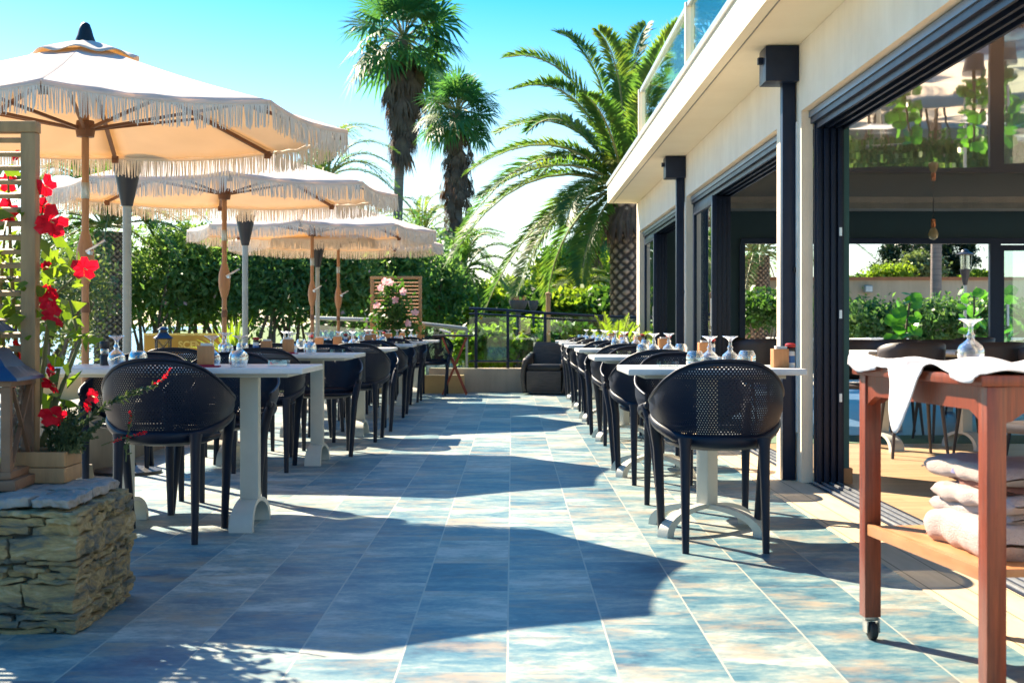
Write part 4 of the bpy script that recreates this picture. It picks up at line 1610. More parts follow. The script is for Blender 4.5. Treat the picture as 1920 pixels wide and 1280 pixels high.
IC = make_inner_chair()
IT = [(2.86, 11.0, "cream-footed dining table nearest the open door"), (3.52, 11.05, "dining table beside the first, deeper inside"),
      (3.45, 13.2, "dining table farther back inside, behind the pair"), (2.55, 13.6, "dining table seen through the middle sliding door"),
      (5.3, 12.4, "dining table far to the right inside"), (4.9, 15.6, "dining table at the back near the end windows")]
for x, y, lb_ in IT:
    place(TB_L, (x, y, 0), radians(14), "white-topped " + lb_, "dining room tables")
IC_ = [(2.92, 10.38, 0, "dark taupe chair backing us at the first dining room table"), (3.52, 10.42, 8, "dark taupe chair backing us at the second dining room table"),
       (2.9, 11.75, 178, "dark taupe chair facing us behind the first dining room table"), (3.6, 11.8, 186, "dark taupe chair facing us behind the second dining room table"),
       (3.85, 10.2, 20, "dark taupe chair set askew right of the second dining room table"), (2.25, 13.0, 12, "dark taupe chair seen through the middle door, nearer one"),
       (2.2, 14.3, 190, "dark taupe chair seen through the middle door, farther one"), (3.4, 12.6, -6, "dark taupe chair backing us at the dining table farther back"),
       (4.35, 11.3, 70, "rounded dark chair right of the upturned glass"), (5.2, 11.7, -10, "dark taupe chair far to the right inside"),
       (4.85, 15.0, 5, "dark taupe chair near the end windows")]
for x, y, a, lb_ in IC_:
    place(IC, (x, y, 0), radians(a), lb_, "dining room chairs")
wc = thing("wooden_chair", "chair with orange wooden legs and grey seat behind the trolley", "chair", (2.72, 7.2, 0), radians(25))
MB().box(-.22, .22, -.22, .22, .41, .46).build("seat", M["chair_brown"], wc, bevel=.02)
for sx in (-1, 1):
    for sy in (-1, 1):
        MB().beam((sx * .18, sy * .18, .41), (sx * .21, sy * .21, 0), .036).build("leg", M["teak"], wc)
wb = MB()
wb.grid(lambda u, v: ((u - .5) * .42, -.21 - .05 * v + .03 * cos((u - .5) * 3), .47 + .34 * v), 10, 4)
wb.build("backrest", M["chair_brown"], wc, True, solid=.02)

# ------------------------------------------------------------------ far end furniture
ts = thing("tray_stand", "folding tray stand with crossed red-brown legs and a black tray top", "tray stand", (-.80, 19.75, 0), 0)
for sy in (-.16, .16):
    MB().beam((-.16, sy, 0), (.17, sy, .79), .032, .022).build("leg", M["red_wood"], ts)
    MB().beam((.17, sy + .024, 0), (-.16, sy + .024, .79), .032, .022).build("leg", M["red_wood"], ts)
MB().box(-.30, .26, -.22, .24, .80, .83).build("tray", M["black"], ts, bevel=.01)
MB().tube([(.0, -.16, .39), (.0, .2, .39)], .01, 8).build("pivot", M["red_wood"], ts)
fn_ = MB().box(-.08, .08, -.05, .06, 0, .03, Matrix.Rotation(.3, 4, 'Y')).build("folded_napkins", M["paper"], None, bevel=.01)
fn_.location = (-.93, 19.72, .862)
tag(fn_, "white folded napkins lying on the black tray", "napkins")

wk = thing("wicker_armchair", "brown wicker armchair with a tall back at the terrace end", "armchair", (.50, 19.95, 0), radians(-12))
bkp = MB()
bkp.grid(lambda u, v: ((u - .5) * .50 + 0, .25 - .05 * cos((u - .5) * 2.6) + .05 * v, .30 + .42 * v), 12, 6)
bkp.build("backrest", M["wicker"], wk, True, solid=.05)
for sx in (-1, 1):
    am = MB()
    am.grid(lambda u, v, sx=sx: (sx * (.27 + .03 * sin(pi * v)), -.30 + .58 * u, .02 + (.46 + .10 * u) * v), 8, 6)
    am.build("armrest", M["wicker"], wk, True, solid=.05)
MB().box(-.245, .245, -.30, .22, .04, .33).build("seat_base", M["wicker"], wk, bevel=.02)
MB().box(-.235, .235, -.29, .20, .335, .42).build("cushion", M["black"], wk, bevel=.03)
wk2 = copy_tree(wk)
wk2.location, wk2.rotation_euler = (1.08, 19.9, 0), (0, 0, radians(28))
wk2["label"] = "second wicker armchair, half hidden behind the farthest right tables"
wk["group"] = wk2["group"] = "wicker armchairs"


def trellis(loc, w_, z0, z1, mat, pw, label, gap, slat, n_off=0):
    t = thing("trellis_screen", label, "trellis", loc)
    for s_ in (-1, 1):
        MB().box(s_ * w_ / 2 - pw / 2, s_ * w_ / 2 + pw / 2, -pw / 2, pw / 2, z0, z1).build("post", mat, t, bevel=.004)
    MB().box(-w_ / 2 - pw * .55, w_ / 2 + pw * .55, -pw * .55, pw * .55, z1 + .001, z1 + .04).build("top_rail", mat, t, bevel=.004)
    MB().box(-w_ / 2 + pw / 2, w_ / 2 - pw / 2, -pw * .3, pw * .3, z0 + .05, z0 + .09).build("bottom_rail", mat, t)
    sl_ = MB()
    z = z0 + .15
    while z < z1 - .02:
        sl_.box(-w_ / 2 + pw / 2, w_ / 2 - pw / 2, -.013, .013, z, z + slat, Matrix.Translation((0, 0, z)) @ Matrix.Rotation(radians(14), 4, 'X') @ Matrix.Translation((0, 0, -z)))
        z += gap
    sl_.build("slats", mat, t)
    return t


trellis((-2.04, 4.99, 0), .70, .42, 1.625, M["trellis"], .052, "tall weathered wooden trellis screen at the left edge", .0487, .016)
trellis((-1.69, 20.75, 0), .70, -.40, 1.63, M["teak"], .05, "orange wooden trellis screen behind the flowering climber", .052, .018)
pl = thing("wooden_planter", "weathered wooden planter box under the hibiscus", "planter", (-2.0, 4.93, .414))
pb = MB()
for z in (.002, .056):
    pb.box(-.50, .48, -.10, -.08, z, z + .052)
    pb.box(-.50, .48, .08, .10, z, z + .052)
    pb.box(.46, .48, -.079, .079, z, z + .052)
    pb.box(-.50, -.48, -.079, .079, z, z + .052)
pb.build("boards", M["trellis"], pl, bevel=.004)
MB().box(-.47, .45, -.075, .075, .004, .09).build("soil", M["stone_gap"], pl)


# ------------------------------------------------------------------ dry stone wall
sw = thing("stone_wall", "low dry-stone wall of ochre schist with flat capping at the left front", "wall")
r_ = random.Random(21)


def rough_stone(mb, x0, x1, y0, y1, z0, z1, seed, n=5, amp=.016):
    base = len(mb.v)
    c = Vector(((x0 + x1) / 2, (y0 + y1) / 2, (z0 + z1) / 2))
    h = Vector(((x1 - x0) / 2, (y1 - y0) / 2, (z1 - z0) / 2))
    bm = bmesh.new()
    bmesh.ops.create_cube(bm, size=2)
    bmesh.ops.subdivide_edges(bm, edges=bm.edges[:], cuts=n, use_grid_fill=True)
    bm.verts.ensure_lookup_table()
    for v in bm.verts:
        p = v.co.copy()
        # round off the corners
        q = Vector([math.copysign(abs(t) ** 1.0, t) for t in p])
        ln = (abs(q.x) ** 24 + abs(q.y) ** 24 + abs(q.z) ** 24) ** (1 / 24)
        q = q / max(ln, 1e-6)
        w3 = Vector((q.x * h.x, q.y * h.y, q.z * h.z))
        nn = noise.noise_vector((c + w3) * 11 + Vector((seed * 3.1, 0, 0))) * amp * .75 + noise.noise_vector((c + w3) * 60) * amp * .55
        v.co = c + w3 + nn
    bm.verts.index_update()
    for v in bm.verts:
        mb.v.append(v.co.copy())
    for f in bm.faces:
        mb.f.append(tuple(base + v.index for v in f.verts))
    bm.free()


st = MB()
X0, X1, Y0, Y1 = -2.75, -1.345, 4.385, 5.04
z = 0.0
while z < .37:
    hgt = r_.choice((.014, .018, .022, .026, .034, .045, .075))
    if z + hgt > .385:
        hgt = .385 - z
    if hgt < .012:
        break
    x = X0
    while x < X1 - .02:
        ln = r_.uniform(.07, .28)
        xe = min(x + ln, X1)
        if X1 - xe < .06:
            xe = X1
        rough_stone(st, x + .003, xe - .003 + (r_.uniform(0, .012) if xe == X1 else 0), Y0 + r_.uniform(-.015, .012), Y0 + .16, z + .001, z + hgt - .002, r_.random() * 99)
        x = xe
    y = Y0 + .165
    while y < Y1 - .02:
        ln = r_.uniform(.06, .20)
        ye = min(y + ln, Y1)
        if Y1 - ye < .05:
            ye = Y1
        dz = r_.uniform(-.004, .004)
        rough_stone(st, X1 - .15, X1 + r_.uniform(-.014, .014), y + .002, ye - .002, z + dz, z + hgt - .002 + dz, r_.random() * 99)
        y = ye
    z += hgt
st.build("stones", M["stone"], sw)
MB().box(X0, X1 - .03, Y0 + .03, Y1 - .02, 0, .37).build("core", M["stone_gap"], sw)
cp = MB()
for x0, x1, y0, y1 in ((X0, -2.1, Y0 + .03, Y1), (-2.095, -1.72, Y0 + .02, 4.76), (-2.09, -1.70, 4.765, Y1 - .01), (-1.715, -1.50, Y0 + .035, 4.70), (-1.49, X1 - .03, Y0 + .025, 4.66), (-1.69, X1 - .035, 4.71, Y1 - .02)):
    rough_stone(cp, x0, x1, y0, y1, .384, .412, x0 * 7, 16, .012)
cp.build("capping", M["stone_cap"], sw)


# ------------------------------------------------------------------ lanterns
def make_lantern():
    t = thing("garden_lantern", "lantern", "lantern")
    MB().box(-.17, .17, -.17, .17, 0, .035).build("base", M["lantern_wood"], t, bevel=.006)
    MB().box(-.15, .15, -.15, .15, .036, .06).build("plinth", M["lantern_wood"], t, bevel=.004)
    for sx in (-1, 1):
        for sy in (-1, 1):
            MB().box(sx * .132 - .015, sx * .132 + .015, sy * .132 - .015, sy * .132 + .015, .06, .335).build("post", M["lantern_wood"], t)
    for a in range(4):
        m = Matrix.Rotation(a * pi / 2, 4, 'Z')
        g = MB().box(-.116, .116, -.128, -.125, .062, .333, m).build("pane", M["table_glass"], t)
        c = MB()
        p0, p1 = m @ Vector((-.116, -.139, .065)), m @ Vector((.116, -.139, .33))
        c.beam(p0, p1, .014, .012)
        p0, p1 = m @ Vector((.116, -.146, .065)), m @ Vector((-.116, -.146, .33))
        c.beam(p0, p1, .012, .010)
        c.build("cross_bar", M["lantern_wood"], t)
    MB().box(-.152, .152, -.152, .152, .336, .355).build("top_frame", M["lantern_wood"], t, bevel=.003)
    rf = MB()
    lv = [(.178, .356), (.172, .366), (.125, .40), (.082, .455), (.075, .462)]
    for (r0, z0), (r1, z1) in zip(lv[:-1], lv[1:]):
        for a in range(4):
            m = Matrix.Rotation(a * pi / 2, 4, 'Z')
            rf.poly(m @ Vector((-r0, -r0, z0)), m @ Vector((r0, -r0, z0)), m @ Vector((r1, -r1, z1)), m @ Vector((-r1, -r1, z1)))
    rf.poly((-.178, -.178, .356), (-.178, .178, .356), (.178, .178, .356), (.178, -.178, .356))
    rf.poly((-.075, -.075, .462), (.075, -.075, .462), (.075, .075, .462), (-.075, .075, .462))
    rf.build("roof", M["blue_metal"], t)
    MB().box(-.058, .058, -.058, .058, .4625, .515).build("vent", M["black"], t)
    r2 = MB()
    for (ra, za), (rb, zb) in (((.105, .516), (.05, .56)), ((.05, .56), (.012, .575))):
        for a in range(4):
            m = Matrix.Rotation(a * pi / 2, 4, 'Z')
            r2.poly(m @ Vector((-ra, -ra, za)), m @ Vector((ra, -ra, za)), m @ Vector((rb, -rb, zb)), m @ Vector((-rb, -rb, zb)))
    r2.poly((-.105, -.105, .516), (-.105, .105, .516), (.105, .105, .516), (.105, -.105, .516))
    r2.build("upper_roof", M["blue_metal"], t)
    MB().tube([(.05 * cos(q), 0, .575 + .07 * sin(q)) for q in [pi * i / 10 for i in range(11)]], .004, 6).build("handle", M["black"], t)
    MB().lathe([(0, .06), (.035, .06), (.035, .16), (0, .162)], 16).build("candle", M["paper"], t, True, angle=40)
    return t


LN = make_lantern()
place(LN, (-1.785, 4.75, .416), radians(4), "large wooden lantern with blue metal roof standing on the stone wall", "garden lanterns")
l2 = place(LN, (-4.66, 19.0, .53), radians(20), "distant blue-roofed lantern beside the yellow sign", "garden lanterns")
l2.scale = (.68, .68, .72)
for ch_ in kids(l2):
    if ch_.name.split(".")[0] in ("base", "plinth", "post", "cross_bar", "top_frame"):
        ch_.material_slots[0].link = 'OBJECT'
        ch_.material_slots[0].material = M["black"]
ps = thing("sign_plinth", "grey plinth carrying the distant lantern", "plinth", (-4.66, 19.0, 0))
MB().box(-.2, .2, -.2, .2, -.06, .525).build("block", M["concrete"], ps, bevel=.01)

# ------------------------------------------------------------------ yellow sign
sg = thing("garden_sign", "yellow wooden sign with pale letters SCEN beyond the front tables", "sign", (-4.55, 19.6, 0))
MB().box(-.52, .58, -.015, .015, .56, .82).build("board", M["sign"], sg, bevel=.004)
MB().box(-.52, .58, -.02, .02, .822, .85).build("upper_edge", M["sign_text"], sg)
for x in (-.45, .5):
    MB().box(x - .03, x + .03, .018, .06, -.06, .80).build("post", M["sign"], sg)
cu = bpy.data.curves.new("sign_lettering", 'FONT')
cu.body = "SCEN"
cu.size = .137
cu.extrude = .003
cu.offset = .004
cu.align_x = 'LEFT'
lo = bpy.data.objects.new("lettering", cu)
COL.objects.link(lo)
cu.materials.append(M["sign_text"])
dg = bpy.context.evaluated_depsgraph_get()
tme = bpy.data.meshes.new_from_object(lo.evaluated_get(dg))
bpy.data.objects.remove(lo)
lo = bpy.data.objects.new("lettering", tme)
COL.objects.link(lo)
lo.parent = sg
lo.location = (-.045, -.0195, .645)
lo.rotation_euler = (pi / 2, 0, 0)

# white tables on the terrace behind the building, mirrored in the gloss ceiling
for i, (x, y) in enumerate(((5.2, 24.2), (6.6, 25.6), (8.3, 24.6), (9.8, 27.0), (7.4, 28.4), (5.4, 27.6))):
    place(TB_R, (x, y, -.03), radians(20 * i), "white table on the rear terrace beyond the dining room, %s one" %
          ("first", "second", "third", "fourth", "fifth", "sixth")[i], "rear terrace tables")

# ================================================================== plants
def rng_np(seed):
    return np.random.default_rng(seed)


def frond(p0, pm, p2, leaf, n, rg, width=.030, droop=.25, vee=.30, sweep=.6):
    """leaflets of one feather leaf whose rib runs p0 -> pm (half way) -> p2; returns (quads, rib points)"""
    p0, pm, p2 = np.array(p0), np.array(pm), np.array(p2)
    p1 = 2 * pm - .5 * (p0 + p2)
    t = np.linspace(.10, 1, n)[:, None]
    pt = (1 - t) ** 2 * p0 + 2 * t * (1 - t) * p1 + t ** 2 * p2
    tg = 2 * (1 - t) * (p1 - p0) + 2 * t * (p2 - p1)
    tg /= np.linalg.norm(tg, axis=1)[:, None] + 1e-9
    chord = p2 - p0
    sd = np.cross(chord, np.array([0, 0, 1.0]))
    if np.linalg.norm(sd) < .15 * np.linalg.norm(chord):
        sd = np.array([1.0, .3, 0])
    sd /= np.linalg.norm(sd)
    sd = np.repeat(sd[None, :], n, 0)
    up = np.cross(sd, tg)
    up[up[:, 2] < 0] *= 1
    tt = t[:, 0]
    prof = np.interp(tt, [0, .1, .25, .6, .85, 1], [.25, .45, .85, 1.0, .7, .35])
    out = []
    for s in (-1, 1):
        k = len(tt)
        ln = leaf * prof * rg.uniform(.85, 1.1, k)
        d = tg * (sweep + .25 * tt[:, None]) + sd * s * .85 + up * vee * rg.uniform(.4, 1.3, (k, 1))
        d += rg.normal(0, .06, (k, 3))
        d /= np.linalg.norm(d, axis=1)[:, None]
        tip = pt + d * ln[:, None] - np.array([0, 0, 1]) * (droop * ln * rg.uniform(.5, 1.4, k))[:, None]
        mid = pt + d * (ln * .45)[:, None]
        wv = tg * width * .5
        out.append(np.stack([pt, mid + wv, tip, mid - wv], 1))
    ts = np.linspace(0, 1, 9)[:, None]
    rib = (1 - ts) ** 2 * p0 + 2 * ts * (1 - ts) * p1 + ts ** 2 * p2
    return np.concatenate(out), [Vector(p) for p in rib]


def rand_fronds(c, L, n, rg, lo=-35, hi=82, leaf=.32, nl=50, width=.03, skip=None):
    q, ribs = [], []
    c = np.array(c)
    for i in range(n):
        az = i * 2.39996 + rg.uniform(-.2, .2)
        f = (i + .5) / n
        el = math.radians(hi + (lo - hi) * f + rg.uniform(-6, 6))
        l_ = L * rg.uniform(.85, 1.1)
        hd = np.array([cos(az), sin(az), 0])
        rise = sin(el)
        pm = c + hd * l_ * .52 * max(.25, cos(el) * .95) + np.array([0, 0, l_ * .52 * (rise * .85 + .10)])
        p2 = c + hd * l_ * (.45 + .5 * max(0, cos(el))) + np.array([0, 0, l_ * (rise * .85 - .32)])
        a, r = frond(c + hd * .12, pm, p2, leaf, nl, rg, width)
        q.append(a)
        ribs.append(r)
    return q, ribs


def build_fronds(q, ribs, mat, parent, r0=.022):
    quads_mesh("crown", np.concatenate(q), 4, mat, parent)
    mb = MB()
    for r in ribs:
        k = len(r)
        mb.tube(r, [r0 * (1 - .8 * i / (k - 1)) for i in range(k)], 5)
    mb.build("midribs", M["rachis"], parent, True)


def scar_trunk(base, h, r, parent, n=9, cell=.17, bulge=.0):
    mb = MB()
    nu, nv = 72, max(20, int(h / .03))
    att = []
    for j in range(nv + 1):
        for i in range(nu):
            u, v = i / nu, j / nv
            z = v * h
            an = 2 * pi * u
            wob = .16 * noise.noise(Vector((cos(an) * 2.2, sin(an) * 2.2, z * 5.0))) if 0.01 < u < .99 else 0
            A, B = (n * u + z / cell + wob) % 1, (n * u - z / cell + wob * .7) % 1
            d = min(A, 1 - A, B, 1 - B) * 2
            k = smooth(d * 1.35) * (1 - .45 * smooth((.35 - v) * 4))
            rr = r * (1 + bulge * smooth((v - .55) * 2.2)) * (1 + .10 * smooth((.12 - v) * 9)) + .04 * k
            a = 2 * pi * u
            mb.v.append(Vector((base[0] + rr * cos(a), base[1] + rr * sin(a), base[2] + z)))
            att.append(k)
    for j in range(nv):
        for i in range(nu):
            a, b = j * nu + i, j * nu + (i + 1) % nu
            mb.f.append((a, b, b + nu, a + nu))
    mb.attr = att
    return mb.build("trunk", M["scar_bark"], parent, True, angle=50)


def fan_leaf(c, d, nrm, R, rg, n=22, spread=115, droop=.3):
    d, nrm = np.array(d, float), np.array(nrm, float)
    d /= np.linalg.norm(d)
    nrm -= d * nrm.dot(d)
    nrm /= np.linalg.norm(nrm) + 1e-9
    s = np.cross(nrm, d)
    a = np.radians(np.linspace(-spread, spread, n)) + rg.normal(0, .03, n)
    dr = d[None] * np.cos(a)[:, None] + s[None] * np.sin(a)[:, None]
    ln = R * (.72 + .28 * np.cos(a)) * rg.uniform(.88, 1.08, n)
    c = np.array(c, float)
    mid = c + dr * (ln * .62)[:, None] + nrm * .06 * R
    tip = c + dr * ln[:, None] - np.array([0, 0, 1]) * (droop * R * rg.uniform(.4, 1.5, n))[:, None] + rg.normal(0, .04 * R, (n, 3))
    w = np.stack([-np.sin(a), np.cos(a)], 1)
    wv = (d[None] * w[:, :1] + s[None] * w[:, 1:]) * (R * .062)
    q1 = np.stack([np.repeat(c[None], n, 0), mid + wv * .7, tip, mid - wv * .7], 1)
    return q1


def fan_palm(base, crown, name_label, R, pet, nleaf, skirt, seed, tr_r):
    """tall fan palm: ringed trunk, hanging skirt of dead leaves, crown of fans"""
    rg = rng_np(seed)
    t = thing("fan_palm", name_label, "palm tree", base)
    c = Vector(crown) - Vector(base)
    MB().tube([(0, 0, 0), (c.x * .3, c.y * .3, c.z * .35), (c.x * .7, c.y * .7, c.z * .7), tuple(c)],
              [tr_r * 1.25, tr_r, tr_r * .92, tr_r * .9], 14).build("trunk", M["ring_bark"], t, True)
    q = []
    c = np.array(c)
    ribs = MB()
    for i in range(nleaf):
        az = i * 2.39996 + rg.uniform(-.25, .25)
        f = (i + .5) / nleaf
        el = math.radians(85 - 128 * f + rg.uniform(-8, 8))
        d = np.array([cos(az) * cos(el), sin(az) * cos(el), sin(el)])
        e = c + d * pet * rg.uniform(.75, 1.15) + np.array([0, 0, -.18 * pet * f])
        n_ = np.array([-cos(az) * sin(el), -sin(az) * sin(el), cos(el)]) + rg.normal(0, .35, 3)
        q.append(fan_leaf(e, d + np.array([0, 0, -.25 - .3 * f]), n_, R * rg.uniform(.85, 1.1), rg, droop=.10 + .16 * f))
        ribs.tube([Vector(c), Vector(c + (e - c) * .6 + np.array([0, 0, .06])), Vector(e)], .018, 5)
    quads_mesh("crown", np.concatenate(q), 4, M["fan"], t)
    ribs.build("petioles", M["rachis"], t, True)
    sk = []
    for (z0, z1, r0, r1, cnt) in skirt:
        for i in range(cnt):
            az = rg.uniform(0, 2 * pi)
            f = rg.uniform(0, 1)
            zz = z0 + (z1 - z0) * f - base[2]
            rr = (r0 + (r1 - r0) * f) * rg.uniform(.25, 1.0)
            p = np.array([c[0] + rr * cos(az), c[1] + rr * sin(az), zz])
            sk.append(fan_leaf(p, [cos(az) * .22, sin(az) * .22, -1], [cos(az), sin(az), .2], R * rg.uniform(.40, .68), rg, n=9, spread=30, droop=.3))
    quads_mesh("dead_leaf_skirt", np.concatenate(sk), 4, M["skirt"], t)
    return t


def leaf_quads(pos, size, rg, slim=.36, flat=0.0):
    k = len(pos)
    d = rg.normal(0, 1, (k, 3))
    d /= np.linalg.norm(d, axis=1)[:, None]
    e = rg.normal(0, 1, (k, 3))
    e[:, 2] += flat
    s = np.cross(d, e)
    s /= np.linalg.norm(s, axis=1)[:, None] + 1e-9
    ln = size * rg.uniform(.6, 1.25, (k, 1))
    a = pos - d * ln * .5
    b = pos + d * ln * .5
    nn = np.cross(d, s)
    m = pos - d * ln * .08 + nn * ln * .1
    return np.stack([a, m + s * ln * slim, b, m - s * ln * slim], 1)


def cloud(c, r, nclump, nleaf, size, rg, clump=.28, slim=.36, low=-1.0, shell=.55):
    c, r = np.array(c, float), np.array(r, float)
    d = rg.normal(0, 1, (nclump * 3, 3))
    d /= np.linalg.norm(d, axis=1)[:, None]
    d = d[d[:, 2] > low][:nclump]
    k = len(d)
    cen = d * (shell + (1 - shell) * rg.uniform(0, 1, (k, 1)) ** .7) * rg.uniform(.82, 1.12, (k, 1))
    per = max(1, nleaf // k)
    cr = clump * rg.uniform(.6, 1.3, (k, 1, 1))
    pts = cen[:, None, :] + rg.normal(0, 1, (k, per, 3)) * cr * np.array([1, 1, .8])
    return leaf_quads((pts * r + c).reshape(-1, 3), size, rg, slim), cen * r + c


def shrub(name, label, cat, base, c, r, mat, nclump, nleaf, size, seed, trunk_r=.04, ntr=5, group=None, clump=.28, slim=.36, low=-1.0,
          bark="bark", shell=.55, spread=.25):
    """stems and a loose crown of leaves; c is the crown's centre, r its half sizes"""
    rg = rng_np(seed)
    t = thing(name, label, cat, base, 0, group)
    lc = np.array(c, float) - np.array(base, float)
    q, cen = cloud(lc, r, nclump, nleaf, size, rg, clump, slim, low, shell)
    quads_mesh("crown", q, 4, mat, t)
    mb = MB()
    for k in range(ntr):
        p = Vector(cen[int(rg.integers(0, len(cen)))])
        b = Vector((rg.uniform(-spread, spread) * r[0], rg.uniform(-spread, spread) * r[1], 0))
        m = b.lerp(p, .5) + Vector((rg.uniform(-.1, .1), rg.uniform(-.1, .1), .1 * r[2]))
        mb.tube([b, m, p], [trunk_r, trunk_r * .7, trunk_r * .3], 7)
    mb.build("trunk", M[bark], t, True)
    return t


G = -.42
# ------------------------------------------------------------------ the big date palm beyond the building
D0 = 26.5
cc = P(1172, 352, D0)
dp = thing("date_palm", "big date palm with diamond-scarred trunk rising beside the building's far corner", "palm tree", (cc.x, D0, G))
scar_trunk((0, 0, 0), cc.z - G - .15, .25, dp, 8, .19, .12)
rg = rng_np(4)
q, ribs = [], []
FR = [((948, 108), (1070, 150), 0), ((1045, 62), (1118, 140), .8), ((1122, 58), (1162, 160), -.5), ((1212, 48), (1182, 150), .6),
      ((1282, 40), (1222, 150), -.6), ((962, 168), (1078, 188), -1.0), ((990, 246), (1068, 232), 1.0), ((878, 322), (1030, 272), -.3),
      ((868, 430), (1010, 300), .9), ((842, 492), (985, 345), -.9), ((905, 592), (1010, 420), .3), ((968, 552), (1045, 410), -1.2),
      ((1026, 566), (1068, 430), .6), ((1092, 530), (1112, 430), -1.3), ((1290, 450), (1250, 345), .4), ((1340, 330), (1265, 280), -.4), ((1330, 190), (1260, 220), .9), ((1010, 330), (1085, 290), 1.6),
      ((930, 250), (1060, 235), 1.9), ((1100, 180), (1140, 240), -1.8), ((1180, 120), (1180, 220), 1.9), ((1240, 90), (1210, 200), -1.7),
      ((1060, 420), (1100, 350), -2.0), ((1000, 470), (1070, 370), 2.0), ((900, 370), (1040, 310), -2.1)]
for (tx, ty), (mx_, my_), dd in FR:
    p0 = P(1172 + (tx - 1172) * .05, 345, D0) - Vector((cc.x, D0, G))
    pm = P(mx_, my_, D0 + dd * .55) - Vector((cc.x, D0, G))
    p2 = P(tx, ty, D0 + dd) - Vector((cc.x, D0, G))
    a, r = frond(p0, pm, p2, .54, 150, rg, .050, .18, .42, .62)
    q.append(a)
    ribs.append(r)
build_fronds(q, ribs, M["palm"], dp, .032)
q, ribs = rand_fronds((0, 0, cc.z - G), 1.3, 22, rg, 0, 80, .3, 34)
quads_mesh("young_leaves", np.concatenate(q), 4, M["palm_young"], dp)
sk = [fan_leaf([.22 * cos(a), .22 * sin(a), cc.z - G - .25], [cos(a) * .35, sin(a) * .35, -.9], [cos(a), sin(a), .3], .75, rg, n=7, spread=16, droop=.2)
      for a in np.linspace(0, 2 * pi, 26)]
quads_mesh("dry_leaf_bases", np.concatenate(sk), 4, M["skirt"], dp)

# ------------------------------------------------------------------ other date palms
def date_palm(px_, pyc, d, L, n, r, label, seed, lo=-40, leaf=.34, nl=46, mat="palm"):
    c_ = P(px_, pyc, d)
    t = thing("date_palm", label, "palm tree", (c_.x, d, G))
    scar_trunk((0, 0, 0), c_.z - G - .1, r, t, 13, .105)
    rg = rng_np(seed)
    q, ribs = rand_fronds((0, 0, c_.z - G), L, n, rg, lo, 80, leaf, nl, .04)
    build_fronds(q, ribs, M[mat], t)
    return t


lpm = date_palm(205, 425, 26, 2.3, 26, .25, "date palm with stout scarred trunk behind the nearest heater", 8, -30)
rg = rng_np(71)
o3 = Vector(lpm.location)
q, ribs = [], []
for (tx, ty), (mx_, my_), dd in (((72, 352), (128, 312), -.4), ((96, 282), (150, 330), .5), ((60, 450), (120, 372), .2), ((262, 292), (225, 330), -.5), ((300, 318), (245, 345), .6),
                                 ((160, 262), (182, 335), .9), ((80, 495), (130, 430), -.7), ((285, 440), (245, 395), .3), ((118, 520), (160, 450), .8), ((232, 268), (212, 330), 1.2)):
    a_, r_2 = frond(P(205, 425, 26) - o3, P(mx_, my_, 26 + dd * .5) - o3, P(tx, ty, 26 + dd) - o3, .42, 90, rg, .045, .2, .4, .6)
    q.append(a_)
    ribs.append(r_2)
build_fronds(q, ribs, M["palm"], lpm)
date_palm(866, 505, 33, 1.7, 26, .19, "small date palm at the end of the garden behind the tray stand", 9, -45)
date_palm(610, 330, 36, 2.3, 24, .2, "date palm showing only its upper fronds above the parasols", 10, -10)
date_palm(1420, 470, 31, 2.6, 30, .24, "date palm beyond the end windows, seen through the middle door", 12, -50)
date_palm(790, 440, 48, 2.4, 26, .2, "pale date palm in the gap between the two fan palms", 13, -35, mat="palm_young")
date_palm(1085, 560, 34, 1.2, 20, .12, "low bright palm in the shrubs left of the big trunk", 14, -20, mat="palm_young")

# ------------------------------------------------------------------ fan palms
c1 = P(757, 72, 45)
fan_palm((P(737, 611, 45).x, 45, G), c1, "tallest fan palm with a long shaggy skirt, its crown cut by the frame", 1.15, 1.2, 54,
         [(8.7, 9.7, .72, .35, 50), (7.9, 8.9, .66, .55, 80), (6.5, 7.9, .30, .48, 70)], 31, .16)
c2 = P(857, 212, 40)
fan_palm((P(856, 611, 40).x, 40, G), c2, "shorter fan palm with a bushy crown and brown skirt beside the tallest palm", .72, .72, 52,
         [(5.6, 6.5, .5, .3, 50), (4.7, 5.8, .48, .45, 80), (3.7, 4.9, .28, .45, 60)], 32, .17)
c3 = P(1107, 440, 37)
fan_palm((P(1105, 611, 37).x, 37, G), c3, "thin-trunked fan palm with a small brown skirt left of the big date palm", .45, .4, 30,
         [(2.6, 3.3, .34, .2, 50)], 33, .10)
tp = thing("tree_trunk", "bare ringed palm trunk standing in front of the boundary wall", "tree", (P(1752, 611, 30).x, 30, G))
MB().tube([(0, 0, 0), (.03, 0, 1.5), (.05, 0, 4.2)], [.14, .115, .11], 16).build("trunk", M["ring_bark"], tp, True)
rg = rng_np(77)
q = [fan_leaf([.05, 0, 4.2], [cos(a) * .8, sin(a) * .8, rg.uniform(-.2, .8)], [rg.normal(), rg.normal(), 1], .8, rg) for a in np.linspace(0, 12, 24)]
quads_mesh("crown", np.concatenate(q), 4, M["fan"], tp)

